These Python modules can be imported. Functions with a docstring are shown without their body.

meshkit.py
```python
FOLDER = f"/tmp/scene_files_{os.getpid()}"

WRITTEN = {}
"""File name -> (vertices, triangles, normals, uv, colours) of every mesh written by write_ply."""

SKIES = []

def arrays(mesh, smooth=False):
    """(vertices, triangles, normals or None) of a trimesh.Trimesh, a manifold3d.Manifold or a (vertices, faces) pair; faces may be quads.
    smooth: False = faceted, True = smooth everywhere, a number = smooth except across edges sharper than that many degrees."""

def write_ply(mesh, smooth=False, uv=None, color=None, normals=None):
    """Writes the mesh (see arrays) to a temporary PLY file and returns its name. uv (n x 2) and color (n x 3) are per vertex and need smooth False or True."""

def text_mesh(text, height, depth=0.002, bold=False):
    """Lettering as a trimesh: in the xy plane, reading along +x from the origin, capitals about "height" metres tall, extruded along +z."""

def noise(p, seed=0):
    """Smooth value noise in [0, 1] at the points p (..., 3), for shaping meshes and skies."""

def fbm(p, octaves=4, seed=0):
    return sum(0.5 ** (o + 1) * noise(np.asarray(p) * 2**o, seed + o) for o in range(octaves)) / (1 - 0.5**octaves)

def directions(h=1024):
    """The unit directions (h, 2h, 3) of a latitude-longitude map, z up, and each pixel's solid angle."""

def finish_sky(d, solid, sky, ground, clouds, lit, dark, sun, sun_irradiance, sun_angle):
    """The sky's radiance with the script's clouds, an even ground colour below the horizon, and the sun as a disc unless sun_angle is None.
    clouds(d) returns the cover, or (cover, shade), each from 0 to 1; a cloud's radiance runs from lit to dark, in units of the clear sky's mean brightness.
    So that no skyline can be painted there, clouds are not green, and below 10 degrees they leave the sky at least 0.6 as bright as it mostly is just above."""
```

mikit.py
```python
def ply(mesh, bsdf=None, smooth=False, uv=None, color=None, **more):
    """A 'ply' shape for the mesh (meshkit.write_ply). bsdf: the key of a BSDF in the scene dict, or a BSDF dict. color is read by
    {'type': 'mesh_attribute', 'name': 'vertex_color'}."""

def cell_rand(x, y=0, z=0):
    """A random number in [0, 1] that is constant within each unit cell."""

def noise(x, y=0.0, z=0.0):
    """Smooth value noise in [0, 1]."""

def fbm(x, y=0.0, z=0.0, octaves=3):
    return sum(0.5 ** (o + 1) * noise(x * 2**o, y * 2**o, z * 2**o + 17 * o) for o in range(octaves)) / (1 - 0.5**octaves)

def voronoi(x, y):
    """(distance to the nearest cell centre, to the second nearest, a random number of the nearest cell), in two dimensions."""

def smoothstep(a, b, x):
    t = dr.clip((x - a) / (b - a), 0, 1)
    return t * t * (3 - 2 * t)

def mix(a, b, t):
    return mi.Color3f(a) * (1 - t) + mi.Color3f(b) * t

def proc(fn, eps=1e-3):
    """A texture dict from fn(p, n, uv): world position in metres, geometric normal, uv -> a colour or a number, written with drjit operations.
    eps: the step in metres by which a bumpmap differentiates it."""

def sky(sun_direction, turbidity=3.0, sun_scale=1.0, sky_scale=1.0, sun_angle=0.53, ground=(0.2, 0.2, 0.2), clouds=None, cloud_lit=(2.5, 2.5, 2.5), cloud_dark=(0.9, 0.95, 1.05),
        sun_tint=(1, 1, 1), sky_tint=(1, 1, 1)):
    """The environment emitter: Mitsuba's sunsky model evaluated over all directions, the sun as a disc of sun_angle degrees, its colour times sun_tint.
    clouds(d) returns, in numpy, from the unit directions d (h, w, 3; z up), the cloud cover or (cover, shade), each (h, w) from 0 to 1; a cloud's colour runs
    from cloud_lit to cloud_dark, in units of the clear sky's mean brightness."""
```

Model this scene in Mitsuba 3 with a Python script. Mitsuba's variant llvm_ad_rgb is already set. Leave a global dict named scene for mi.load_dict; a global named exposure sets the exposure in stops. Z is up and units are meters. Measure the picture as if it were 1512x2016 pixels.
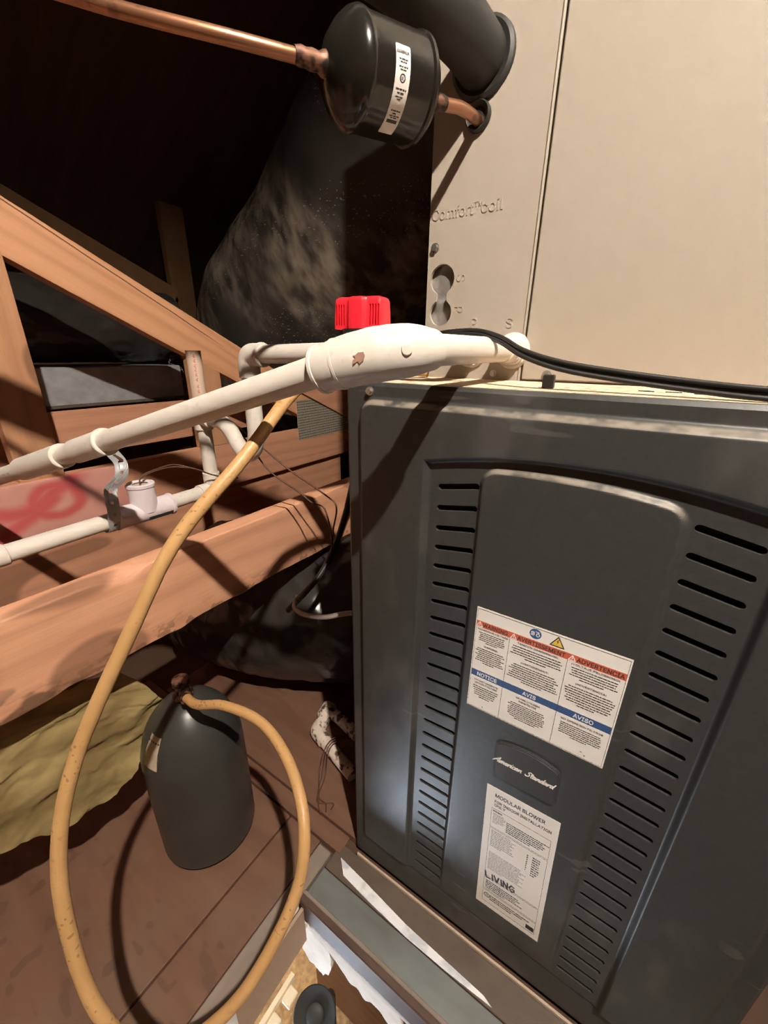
import math, random
import numpy as np, trimesh, manifold3d as m3
import mitsuba as mi, drjit as dr
import mikit, meshkit
from shapely.geometry import Polygon, Point, LineString, box as sbox
from shapely.ops import unary_union
random.seed(7); RNG = np.random.default_rng(7)
T = mi.ScalarTransform4f
scene, labels = {}, {}

# ------------------------------------------------------------------ camera, exposure, lights
# x runs along the blower's front (left to right), y goes into the depth behind it, z is up from the attic deck
CAM = np.array([.322, -.40, .917])
FWD = np.array([-.5138, .7765, -.3648]); DOWN = np.array([.2111, -.2977, -.9310])
scene['camera'] = {'type': 'perspective', 'fov': 2*math.degrees(math.atan(756/800)), 'fov_axis': 'x', 'near_clip': .02,
                   'to_world': T().look_at(origin=CAM.tolist(), target=(CAM+FWD).tolist(), up=(-DOWN).tolist())}
exposure = 0.3
LAMP = np.array([.80, -.62, 2.06])        # clamp lamp above the photographer
LAMP_RGB = [13000, 11500, 9800]
ROOM_FILL_LAMP = np.array([-.12, -.50, -.65])   # added globe standing in for the cool daylight from under the hatch
ROOM_RGB = [30, 35, 41]

# ------------------------------------------------------------------ helpers
def numbered(key):
    if key not in scene and not any(k.startswith(key+'__') for k in scene): return key
    i = 1
    while f'{key}_{i:03d}' in scene or any(k.startswith(f'{key}_{i:03d}__') for k in scene): i += 1
    return f'{key}_{i:03d}'
def add(name, mesh, mat, parent=None, smooth=False, label=None, **more):
    key = numbered(f'{parent}__{name}' if parent else name)
    scene[key] = mikit.ply(mesh, mat, smooth=smooth, **more)
    if label: labels[key] = {'label': label}
    return key
def tag(key, label, cat=None, group=None, kind=None):
    d = {'label': label}
    if cat: d['category'] = cat
    if group: d['group'] = group
    if kind: d['kind'] = kind
    labels[key] = d
    return key
def thing(name, label, cat, group=None):
    key = name; i = 1
    while key in labels: key = f'{name}_{i:03d}'; i += 1
    return tag(key, label, cat, group)
def struct(name, mesh, mat, label, parent=None, smooth=False):
    key = add(name, mesh, mat, parent, smooth)
    if not parent: labels[key] = {'label': label, 'kind': 'structure'}
    return key
def cat(*ms): return trimesh.util.concatenate([m for m in ms if m is not None])
def bx(x0, x1, y0, y1, z0, z1, r=0.0):
    if r <= 0:
        m = trimesh.creation.box((x1-x0, y1-y0, z1-z0)); m.apply_translation(((x0+x1)/2, (y0+y1)/2, (z0+z1)/2)); return m
    pts = []
    for x, sx in ((x0, 1), (x1, -1)):
        for y, sy in ((y0, 1), (y1, -1)):
            for z, sz in ((z0, 1), (z1, -1)):
                pts += [(x+sx*r, y+sy*r, z), (x+sx*r, y, z+sz*r), (x, y+sy*r, z+sz*r)]
    return trimesh.convex.convex_hull(np.array(pts))
def frame(origin, right, up):
    r = np.asarray(right, float); u = np.asarray(up, float); r = r/np.linalg.norm(r); u = u-(u@r)*r; u = u/np.linalg.norm(u)
    M = np.eye(4); M[:3, 0] = r; M[:3, 1] = u; M[:3, 2] = np.cross(r, u); M[:3, 3] = origin
    return M
def put(mesh, origin, right, up):
    m = mesh.copy(); m.apply_transform(frame(origin, right, up)); return m
def catmull(P, n=8):
    P = np.asarray(P, float); Q = np.vstack([2*P[0]-P[1], P, 2*P[-1]-P[-2]]); out = []
    for i in range(1, len(Q)-2):
        p0, p1, p2, p3 = Q[i-1:i+3]
        for t in np.arange(n)/n:
            out.append(.5*(2*p1+(p2-p0)*t+(2*p0-5*p1+4*p2-p3)*t*t+(3*p1-p0-3*p2+p3)*t**3))
    return np.array(out+[P[-1]])
def sweep(path, section, up=None, caps=True, scale=None, disp=None):
    """section (k,2), counter-clockwise, carried along the path; up fixes the frame, or parallel transport."""
    P = np.asarray(path, float); S = np.asarray(section, float); n, k = len(P), len(S)
    tg = np.gradient(P, axis=0); tg /= np.linalg.norm(tg, axis=1, keepdims=True)
    u = np.asarray(up if up is not None else ([0, 0, 1] if abs(tg[0][2]) < .9 else [1, 0, 0]), float)
    V = np.zeros((n, k, 3)); sc = np.ones(n) if scale is None else np.asarray(scale)
    for i in range(n):
        b = u-(u@tg[i])*tg[i]; b /= np.linalg.norm(b); a = np.cross(b, tg[i])
        if up is None: u = b
        V[i] = P[i]+sc[i]*(S[:, :1]*a+S[:, 1:]*b)
    if disp is not None: V = disp(V, tg)
    F = []
    j = np.arange(k); jn = (j+1) % k
    for i in range(n-1):
        F.append(np.stack([i*k+j, i*k+jn, (i+1)*k+jn], 1)); F.append(np.stack([i*k+j, (i+1)*k+jn, (i+1)*k+j], 1))
    V = V.reshape(-1, 3)
    if caps:
        V = np.vstack([V, P[:1], P[-1:]])
        F.append(np.stack([jn, j, 0*j+n*k], 1)); F.append(np.stack([(n-1)*k+j, (n-1)*k+jn, 0*j+n*k+1], 1))
    m = trimesh.Trimesh(V, np.vstack(F), process=False)
    return m
def circ(r, k=20):
    a = np.arange(k)*2*np.pi/k; return np.stack([r*np.cos(a), r*np.sin(a)], 1)
def tube(path, r, k=20, n=0, **kw):
    p = catmull(path, n) if n else np.asarray(path, float)
    return sweep(p, circ(r, k), **kw)
def rrect(w, h, r, seg=2):
    c = np.array(sbox(-w/2+r, -h/2+r, w/2-r, h/2-r).buffer(r, quad_segs=seg).exterior.coords)[:-1]
    return c if Polygon(c).exterior.is_ccw else c[::-1]
def dense(sec, step):
    out = []
    for i in range(len(sec)):
        a, b = sec[i], sec[(i+1) % len(sec)]; n = max(1, int(np.linalg.norm(b-a)/step))
        out += [a+(b-a)*t/n for t in range(n)]
    return np.array(out)
def lathe(profile, k=40):
    """(r, z) profile about z, from bottom axis to top axis, outside to the right."""
    p = np.asarray(profile, float); a = np.arange(k)*2*np.pi/k; n = len(p)
    V = np.stack([p[:, None, 0]*np.cos(a), p[:, None, 0]*np.sin(a), np.repeat(p[:, 1:2], k, 1)], -1).reshape(-1, 3)
    j = np.arange(k); jn = (j+1) % k; F = []
    for i in range(n-1):
        if p[i+1, 0] > 1e-9: F.append(np.stack([i*k+j, (i+1)*k+jn, (i+1)*k+j], 1))
        if p[i, 0] > 1e-9: F.append(np.stack([i*k+j, i*k+jn, (i+1)*k+jn], 1))
    m = trimesh.Trimesh(V, np.vstack(F), process=False); m.merge_vertices(); return m
def along(mesh, p0, p1, up=(0, 0, 1)):
    """turn a mesh built about +z so that z runs p0 -> p1, its origin at p0."""
    z = np.asarray(p1, float)-p0; z /= np.linalg.norm(z); u = np.asarray(up, float)
    if abs(u@z) > .95: u = np.array([1., 0, 0])
    x = np.cross(u, z); x /= np.linalg.norm(x); M = np.eye(4); M[:3, 0] = x; M[:3, 1] = np.cross(z, x); M[:3, 2] = z; M[:3, 3] = p0
    m = mesh.copy(); m.apply_transform(M); return m
def extrude(poly, d):
    gs = getattr(poly, 'geoms', [poly]); return cat(*[trimesh.creation.extrude_polygon(g, d, engine='earcut') for g in gs if g.area > 0])
def solid(m): return m3.Manifold(m3.Mesh(np.asarray(m.vertices, np.float32), np.asarray(m.faces, np.uint32)))
def text(s, h, d=.0003, bold=False): return meshkit.text_mesh(s, h, d, bold)
def fit(s, w, h, d=.0003, bold=False, align='l'):
    """text scaled to a box width w and capital height h; origin at the left or the centre of the baseline."""
    m = text(s, h, d, bold); x0, x1 = m.bounds[0, 0], m.bounds[1, 0]
    m.apply_translation((-x0, 0, 0)); m.apply_scale((w/(x1-x0), 1, 1))
    if align == 'c': m.apply_translation((-w/2, 0, 0))
    return m
def fb(p, o=4, seed=0):
    return sum(.5**(i+1)*meshkit.noise(np.asarray(p)*2**i, seed+i) for i in range(o))
def jitter(freq, amp, seed=0):
    f = np.asarray(freq, float)
    def go(V, tg):
        s = V.shape; P = V.reshape(-1, 3)
        d = np.stack([fb(P*f+17*k, 3, seed+k)-.44 for k in range(3)], -1)
        return (P+amp*d).reshape(s)
    return go

# ------------------------------------------------------------------ materials
def rgb(c): return {'type': 'rgb', 'value': list(c)}
def pri(key, c, rough=.5, **k):
    scene[key] = {'type': 'twosided', 'bsdf': {'type': 'principled', 'base_color': mikit.proc(c) if callable(c) else rgb(c), 'roughness': mikit.proc(rough) if callable(rough) else rough, **k}}
    return key
N, FB, SS, MX = mikit.noise, mikit.fbm, mikit.smoothstep, mikit.mix
def wood(axis, light, dark, s=0., ring=30., stains=None):
    a = np.asarray(axis, float); a /= np.linalg.norm(a); b = np.cross(a, [1, 0, 0]) if abs(a[0]) < .9 else np.cross(a, [0, 0, 1]); b /= np.linalg.norm(b); c = np.cross(a, b)
    A, B, C = (mi.Vector3f(*map(float, v)) for v in (a, b, c))
    def fn(p, n, uv):
        u, v, w = dr.dot(p, A), dr.dot(p, B)+.013, dr.dot(p, C)
        d = v*ring+w*9+1.5*FB(u*2.1+s, v*11+s, w*11, 3)
        r = .5+.5*dr.sin(6.28*d); r = r*r
        f = N(u*22+s, v*520, w*520)
        blot = FB(u*5+s, v*14, w*14, 3)
        col = MX(light, dark, dr.clip(.42*r+.30*f+.55*(blot-.4), 0, 1))
        knot = SS(.78, .84, N(u*4.5+3*s, v*13+s, w*13))
        col = MX(col, [x*.45 for x in dark], .7*knot)
        return stains(p, col) if stains else col
    return fn
def beam_stains(p, col):
    m = SS(.50, .62, FB(p.y*16, p.z*26, 3., 4))*SS(.53, .47, p.z)*SS(-.12, -.2, p.y)       # dirty, torn patch low on the left
    col = MX(col, [.10, .055, .03], .8*m)
    m2 = SS(.57, .63, FB(p.y*60, p.z*90, 1., 3))*SS(.50, .46, p.z)                          # rough lower edge
    return MX(col, [.16, .08, .04], .6*m2)
pri('mat_wood_chord', wood((0, 1, 0), (.73, .38, .23), (.52, .245, .14), 3., 20., beam_stains), .62)
pri('mat_wood_far', wood((0, 1, 0), (.66, .33, .20), (.50, .23, .13), 9., 22.), .65)
def diag_crack(p, col):
    d = dr.abs(p.z+.562*p.y-1.2065+.006*(FB(p.y*9, 2., 0., 3)-.5))
    return MX(col, (.10, .04, .02), .85*SS(.0024, .0010, d)*SS(.52, .40, p.y))
pri('mat_wood_diag', wood((0, .875, -.485), (.74, .385, .21), (.54, .25, .12), 5., 26., diag_crack), .6)
pri('mat_wood_post', wood((0, 0, 1), (.58, .30, .16), (.44, .21, .105), 1., 18.), .65)
pri('mat_wood_shade', lambda p, n, uv: MX((.22, .115, .05), (.14, .07, .03), FB(p.x*9, p.y*9, p.z*9, 3)), .75)  # wood colour darkened to stand in for the shade on rafter and stud
def paint_fn(p, n, uv):
    base = MX((.74, .37, .31), (.60, .27, .21), FB(p.y*9, p.z*20, 2., 3))
    y, z = p.y, p.z
    w = .012*(FB(y*22, z*22, 5., 2)-.5)
    d1 = dr.abs(z-(.585+.035*dr.sin(y*19+1))+w)                                            # wavy sprayed strokes
    d2 = dr.abs(dr.sqrt(dr.square(y+.055)+dr.square((z-.565)*1.25))-.048+w)
    d3 = dr.abs(z-(.49+.55*(y+.2))+w)
    m = dr.maximum(SS(.034, .004, d1)*SS(.05, -.02, y), dr.maximum(SS(.026, .003, d2), SS(.030, .003, d3)*SS(-.02, -.06, y)))
    return MX(base, (.60, .03, .055), .72*m)
pri('mat_wood_painted', paint_fn, .7)
def ply_fn(p, n, uv):
    g = FB(p.x*6, p.y*46+FB(p.x*5, p.y*5, 0., 2)*3, 1., 3)
    c = MX((.20, .105, .066), (.135, .066, .042), g)
    d = SS(.5, .75, FB(p.x*14+3, p.y*14, 4., 4))
    c = MX(c, (.17, .11, .075), .5*d)
    s = SS(.76, .84, N(p.x*50, p.y*75, 9.))*SS(.5, .7, N(p.x*6, p.y*6, 2.))
    return MX(c, (.06, .032, .024), .28*s)
pri('mat_plywood', ply_fn, .6)
pri('mat_deck_under', lambda p, n, uv: MX((.11, .058, .034), (.06, .032, .02), FB(p.x*7, p.y*7, 0., 3)), .8)
pri('mat_roof', lambda p, n, uv: MX((.17, .10, .06), (.10, .055, .03), FB(p.x*3, p.y*30, p.z*3, 3)), .8)
def door_fn(p, n, uv):
    c = MX((.036, .037, .036), (.043, .044, .042), FB(p.x*300, p.z*300, 0., 2))
    up = SS(.25, .8, n.z)                                                                   # dust lies on ledges
    c = MX(c, (.30, .26, .21), .75*up*SS(-.0012, -.004, p.y)*SS(.25, .6, FB(p.x*60, p.y*60, p.z*60, 3)))
    sm = SS(.60, .80, FB(p.x*13, p.z*7, 2., 4))
    c = MX(c, (.16, .15, .14), .22*sm)
    sc_ = SS(.82, .90, N(p.x*28, p.z*160, 3.))*SS(.66, .8, N(p.x*9, p.z*9, 1.))
    return MX(c, (.3, .29, .27), .12*sc_)
pri('mat_door', door_fn, .44, specular=.45)
pri('mat_badge', (.052, .055, .058), .28)
def top_fn(p, n, uv):
    c = MX((.50, .395, .28), (.38, .29, .20), FB(p.x*40, p.y*60, 0., 4))
    c = MX(c, (.62, .52, .40), .7*SS(.66, .74, N(p.x*150+2*N(p.y*90, p.x*50), p.y*240, 1.)))
    return MX(c, (.24, .17, .10), .8*SS(.74, .80, N(p.x*110, p.y*150, 7.)))
pri('mat_dusty_top', top_fn, .9)
pri('mat_coil', lambda p, n, uv: MX((.395, .345, .285), (.365, .318, .262), FB(p.x*7, p.z*5, p.y*5, 4)), .42)
pri('mat_dark_gap', (.012, .011, .010), .6)
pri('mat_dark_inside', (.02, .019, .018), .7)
pri('mat_foil', lambda p, n, uv: MX((.62, .60, .57), (.40, .385, .37), FB(p.x*120, p.z*120, p.y*50, 3)), .3, metallic=.7)
def pvc_fn(p, n, uv):
    c = MX((.74, .69, .62), (.66, .61, .54), FB(p.x*24, p.y*24, p.z*24, 4))
    return MX(c, (.55, .47, .38), .3*SS(.72, .80, N(p.x*190, p.y*190, p.z*190))*SS(.5, .7, N(p.x*30, p.y*30, p.z*30)))
pri('mat_pvc', pvc_fn, .33)
pri('mat_pvc_lilac', lambda p, n, uv: MX((.74, .67, .70), (.66, .59, .62), FB(p.x*40, p.y*40, p.z*40, 3)), .35)
pri('mat_pvc_tan', (.62, .46, .36), .4)
pri('mat_pvc_dirty', lambda p, n, uv: MX((.72, .62, .54), (.12, .07, .05), SS(.50, .66, FB(p.x*70, p.y*70, p.z*70, 3))), .6)
pri('mat_red', (.78, .022, .038), .36)
pri('mat_scuff', (.36, .21, .15), .7)
pri('mat_print_grey', (.42, .34, .30), .7)
pri('mat_print_red', (.50, .13, .10), .7)
pri('mat_black_plastic', (.018, .017, .016), .35)
pri('mat_black_cable', (.022, .021, .020), .42)
pri('mat_rubber', lambda p, n, uv: MX((.014, .015, .013), (.022, .022, .019), FB(p.x*50, p.y*50, p.z*50, 3)), .55)
def duct_fn(p, n, uv):
    c = MX((.028, .025, .023), (.050, .044, .039), FB(p.x*9, p.y*9, p.z*9, 3))
    dust = SS(.42, .78, FB(p.x*4.2+p.z*3.4, p.y*3, p.z*1.3-p.x*.9, 3))*SS(.20, .85, FB(p.x*30+p.z*14, p.y*20, p.z*9-p.x*7, 3))
    c = MX(c, (.36, .30, .23), .8*dust)
    sp = SS(.80, .86, N(p.x*170, p.y*170, p.z*170))*SS(.45, .6, N(p.x*6, p.y*6, p.z*6))
    return MX(c, (.34, .31, .26), .5*sp)
pri('mat_duct', duct_fn, .38)
pri('mat_film', lambda p, n, uv: MX((.020, .018, .017), (.05, .045, .04), FB(p.x*14, p.y*14, p.z*14, 3)), .24)
pri('mat_galv', lambda p, n, uv: MX((.50, .51, .52), (.30, .31, .315), FB(p.x*20, p.y*32, p.z*32, 4)), .45, metallic=.3)
pri('mat_zinc', (.62, .60, .56), .27, metallic=.9)
pri('mat_plate', lambda p, n, uv: MX((.60, .55, .45), (.22, .19, .14), SS(.15, .55, dr.abs(dr.sin(p.y*420))*dr.abs(dr.sin(p.z*300)))), .45, metallic=.4)
pri('mat_tank', lambda p, n, uv: MX((.034, .035, .032), (.046, .046, .042), FB(p.x*14, p.y*14, p.z*14, 3)), .34)
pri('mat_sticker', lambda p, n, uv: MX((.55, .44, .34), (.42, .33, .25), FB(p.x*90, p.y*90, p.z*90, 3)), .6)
def copper_fn(p, n, uv):
    c = MX((.62, .31, .18), (.36, .165, .09), FB(p.x*22, p.y*22, p.z*22, 4))
    return MX(c, (.16, .09, .06), .8*SS(.56, .74, FB(p.x*70+5, p.y*70, p.z*70, 3)))
pri('mat_copper', copper_fn, .34, metallic=.85)
pri('mat_copper_burnt', lambda p, n, uv: MX((.26, .13, .085), (.035, .022, .018), SS(.30, .60, FB(p.x*130, p.y*130, p.z*130, 3))), .5, metallic=.6)
pri('mat_drier', lambda p, n, uv: MX((.010, .009, .0075), (.015, .0135, .011), FB(p.x*30, p.y*30, p.z*30, 3)), .2)
pri('mat_paper', (.80, .77, .72), .5)
pri('mat_paper_grey', (.60, .59, .57), .5)
pri('mat_ink', (.03, .028, .028), .6)
pri('mat_ink_grey', (.26, .25, .245), .6)
pri('mat_band_red', (.58, .115, .06), .5)
pri('mat_band_blue', (.035, .085, .22), .5)
pri('mat_yellow', (.75, .50, .07), .5)
def hose_fn(p, n, uv):
    c = MX((.56, .335, .145), (.46, .26, .10), FB(p.x*30, p.y*30, p.z*30, 3))
    return MX(c, (.22, .11, .035), .55*SS(.74, .80, N(p.x*300, p.y*300, p.z*260))*SS(.45, .7, N(p.x*18, p.y*18, p.z*18)))
pri('mat_hose', hose_fn, .42)
pri('mat_batt', lambda p, n, uv: MX((.33, .25, .105), (.17, .115, .042), SS(.3, .75, FB(p.x*14, p.y*12+p.z*6, p.z*22, 4))), .95)
pri('mat_wire', (.10, .045, .025), .5)
pri('mat_cable_grey', (.30, .27, .25), .45)
pri('mat_pan', lambda p, n, uv: MX((.26, .285, .275), (.15, .15, .14), FB(p.x*9, p.y*30, 1., 4)), .42, metallic=.3)
pri('mat_pan_dusty', lambda p, n, uv: MX((.135, .10, .078), (.09, .066, .05), FB(p.x*20, p.y*40, 1., 4)), .5)
pri('mat_light_wedge', lambda p, n, uv: MX((.86, .87, .90), (.60, .62, .66), SS(.5, .75, FB(p.x*40, p.y*60, 0., 4))), .35)  # painted light: pale colour for the lit wedge on the ledge
pri('mat_trim', lambda p, n, uv: MX((.30, .245, .205), (.20, .155, .125), FB(p.x*30, p.y*12, p.z*30, 4)), .5)
pri('mat_header', lambda p, n, uv: MX((.105, .062, .045), (.06, .035, .026), FB(p.x*16, p.y*50, p.z*50, 4)), .6)
pri('mat_tan_board', lambda p, n, uv: MX((.46, .33, .235), (.40, .28, .20), FB(p.x*9, p.y*9, p.z*9, 3)), .6)
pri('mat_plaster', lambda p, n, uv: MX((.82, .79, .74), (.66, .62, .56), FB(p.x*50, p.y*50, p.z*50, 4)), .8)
pri('mat_room_wall', (.52, .42, .33), .8)
pri('mat_room_ceiling', (.78, .74, .68), .8)
pri('mat_carpet', lambda p, n, uv: MX((.40, .27, .14), (.13, .08, .04), FB(p.x*60, p.y*60, 0., 3)), .95)
pri('mat_box', lambda p, n, uv: MX((.22, .115, .065), (.15, .075, .042), FB(p.x*5, p.y*30, p.z*30, 3)), .55)
pri('mat_cream', (.80, .68, .48), .5)
pri('mat_shade', (.5, .5, .5), .5)

# ------------------------------------------------------------------ attic and room shell
cl = bx(-2.6, 2.2, -2.4, -2.36, 0, 2.4); struct('wall_front', cl, 'mat_roof', 'dark plywood end of the attic behind the photographer')
struct('wall_back', bx(-2.6, 2.2, 2.2, 2.24, 0, 2.4), 'mat_roof', 'dark plywood end of the attic behind the coil cabinet')
struct('wall_left', bx(-2.64, -2.6, -2.4, 2.24, 0, 1.2), 'mat_roof', 'dark low knee wall at the far left of the attic')
struct('wall_right', bx(2.2, 2.24, -2.4, 2.24, 0, 2.4), 'mat_roof', 'dark plywood wall at the right of the attic')
roof = trimesh.Trimesh([(-2.64, -2.4, 1.2), (.2, -2.4, 2.85), (2.24, -2.4, 2.4), (-2.64, 2.24, 1.2), (.2, 2.24, 2.85), (2.24, 2.24, 2.4)], [(0, 1, 4), (0, 4, 3), (1, 2, 5), (1, 5, 4)], process=False)
rt = roof.copy(); rt.apply_translation((0, 0, .03)); rt.invert()
struct('ceiling', cat(roof, rt), 'mat_roof', 'dark sloping plywood roof deck over the attic')
HX0, HX1, HY0, HY1 = -.05, .27, -1.0, -.112      # the hatch; unseen right edge drawn in to block light from below
# the attic floor: dark base with sheets and boards of plywood laid on it
base = cat(bx(-2.6, HX0-.012, -2.36, 2.2, -.05, -.018), bx(HX1+.01, 2.2, -2.36, 2.2, -.05, -.018), bx(HX0-.012, HX1+.01, HY1+.012, 2.2, -.05, -.018), bx(HX0-.012, HX1+.01, -2.36, HY0, -.05, -.018))
struct('floor', base, 'mat_deck_under', 'dark attic floor under and behind the beams')
for i, (a, b, c, d) in enumerate([(-.594, -.152, -1.5, -.032), (-1.0, -.600, -1.5, -.032), (-.148, -.066, -1.5, -.032), (-.78, -.02, -.028, .006), (-.70, -.004, .010, 1.2)]):
    add('plywood_sheet' if i not in (2, 3) else 'deck_board', bx(a, b, c, d, -.018, 0 if i != 4 else .001, .0015), 'mat_plywood', 'floor')
# hatch surround
struct('trim_1', cat(bx(-.064, -.034, -1.5, -.036, -.018, .0005, .002)), 'mat_trim', 'greyish wooden edge board along the left side of the hatch')
struct('trim_2', bx(-.034, .62, -.124, -.110, -.055, -.002, .002), 'mat_header', 'dark wooden header board along the far side of the hatch')
struct('trim_3', bx(-.030, -.024, -1.0, -.124, -.12, -.019, .001), 'mat_tan_board', 'tan side board inside the hatch on the left')
struct('plaster', bx(-.0240, -.0225, -.315, -.272, -.06, -.004), 'mat_plaster', 'small white block put in for the lit wall seen past the hatch board', 'trim_3')  # white block added in place of lit drywall showing through the gap
# the room under the hatch
RZ = -2.3
def ceil_slab(z0, z1): return cat(bx(-1.4, HX0+.02, -2.0, .9, z0, z1), bx(HX1, 1.4, -2.0, .9, z0, z1), bx(HX0+.02, HX1, HY1-.002, .9, z0, z1), bx(HX0+.02, HX1, -2.0, HY0, z0, z1))
struct('ceiling_room', ceil_slab(-.10, -.085), 'mat_room_ceiling', 'pale ceiling board of the room under the hatch')
struct('floor_room', bx(-1.4, 1.4, -2.0, .9, RZ-.03, RZ), 'mat_carpet', 'mottled brown carpet of the room far below the hatch')
struct('wall_room_left', bx(-1.43, -1.4, -2.0, .9, RZ, -.1), 'mat_room_wall', 'tan wall of the room under the hatch, left')
struct('wall_room_back', bx(-1.4, 1.4, .9, .93, RZ, -.1), 'mat_room_wall', 'tan wall of the room under the hatch, far side')
struct('wall_room_right', bx(1.4, 1.43, -2.0, .9, RZ, -.1), 'mat_room_wall', 'tan wall of the room under the hatch, right')
struct('wall_room_front', bx(-1.4, 1.4, -2.03, -2.0, RZ, -.1), 'mat_room_wall', 'tan wall of the room under the hatch, near side')

# ------------------------------------------------------------------ blower cabinet
BW, BH, BD = .540, .885, .56
bl = thing('blower_cabinet', 'dark grey blower cabinet with slotted front panel and two white labels standing beside the hatch', 'air handler')
add('cabinet_body', cat(bx(.003, BW-.003, .012, BD, .002, BH-.003, .002)), 'mat_door', bl)
def sst(a, b, x): t = np.clip((x-a)/(b-a), 0, 1); return t*t*(3-2*t)
def rr_sd(x, z, x0, x1, z0, z1, r):
    qx = np.abs(x-(x0+x1)/2)-(x1-x0)/2+r; qz = np.abs(z-(z0+z1)/2)-(z1-z0)/2+r
    return np.hypot(np.maximum(qx, 0), np.maximum(qz, 0))+np.minimum(np.maximum(qx, qz), 0)-r
def arch_z(x): return .824-.018*((x-.271)/.154)**2
def door_h(x, z):
    """how far the pressed panel stands out of its flange."""
    h = .0095*sst(.004, -.006, rr_sd(x, z, .024, .516, .066, .866, .02))
    a = np.minimum(np.minimum(x-.1165, .4255-x), arch_z(x)-z)
    h = h-.0075*sst(-.002, .005, a)
    c = np.maximum(rr_sd(x, z, .1815, .3605, .02, .9, .012), 0)
    top = .809-.010*np.maximum(0, (x-.26)/.1)**2-.004*np.maximum(0, (.24-x)/.06)**2
    r2 = .016; dx = np.minimum(x-.1815, .3605-x); dz = top-z
    dd = np.where((dx < r2) & (dz < r2), r2-np.hypot(r2-dx, r2-dz), np.minimum(dx, dz))
    h = (h+.0055*sst(-.003, .004, dd)*sst(.066, .12, z)); h = h*sst(.058, .080, z)
    return h
gx = np.unique(np.round(np.concatenate([np.linspace(0, BW, 136), np.linspace(.02, .032, 13), np.linspace(.112, .125, 12), np.linspace(.176, .2, 16), np.linspace(.345, .366, 16), np.linspace(.417, .430, 12), np.linspace(.508, .522, 13)]), 5))
gz = np.unique(np.round(np.concatenate([np.linspace(0, BH, 222), np.linspace(.06, .095, 28), np.linspace(.78, .83, 50), np.linspace(.855, .872, 18)]), 5))
gx = gx[np.concatenate([[True], np.diff(gx) > 4e-4])]; gz = gz[np.concatenate([[True], np.diff(gz) > 4e-4])]; gx[-1] = BW; gz[-1] = BH
X, Z = np.meshgrid(gx, gz, indexing='ij'); H = door_h(X, Z)
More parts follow.
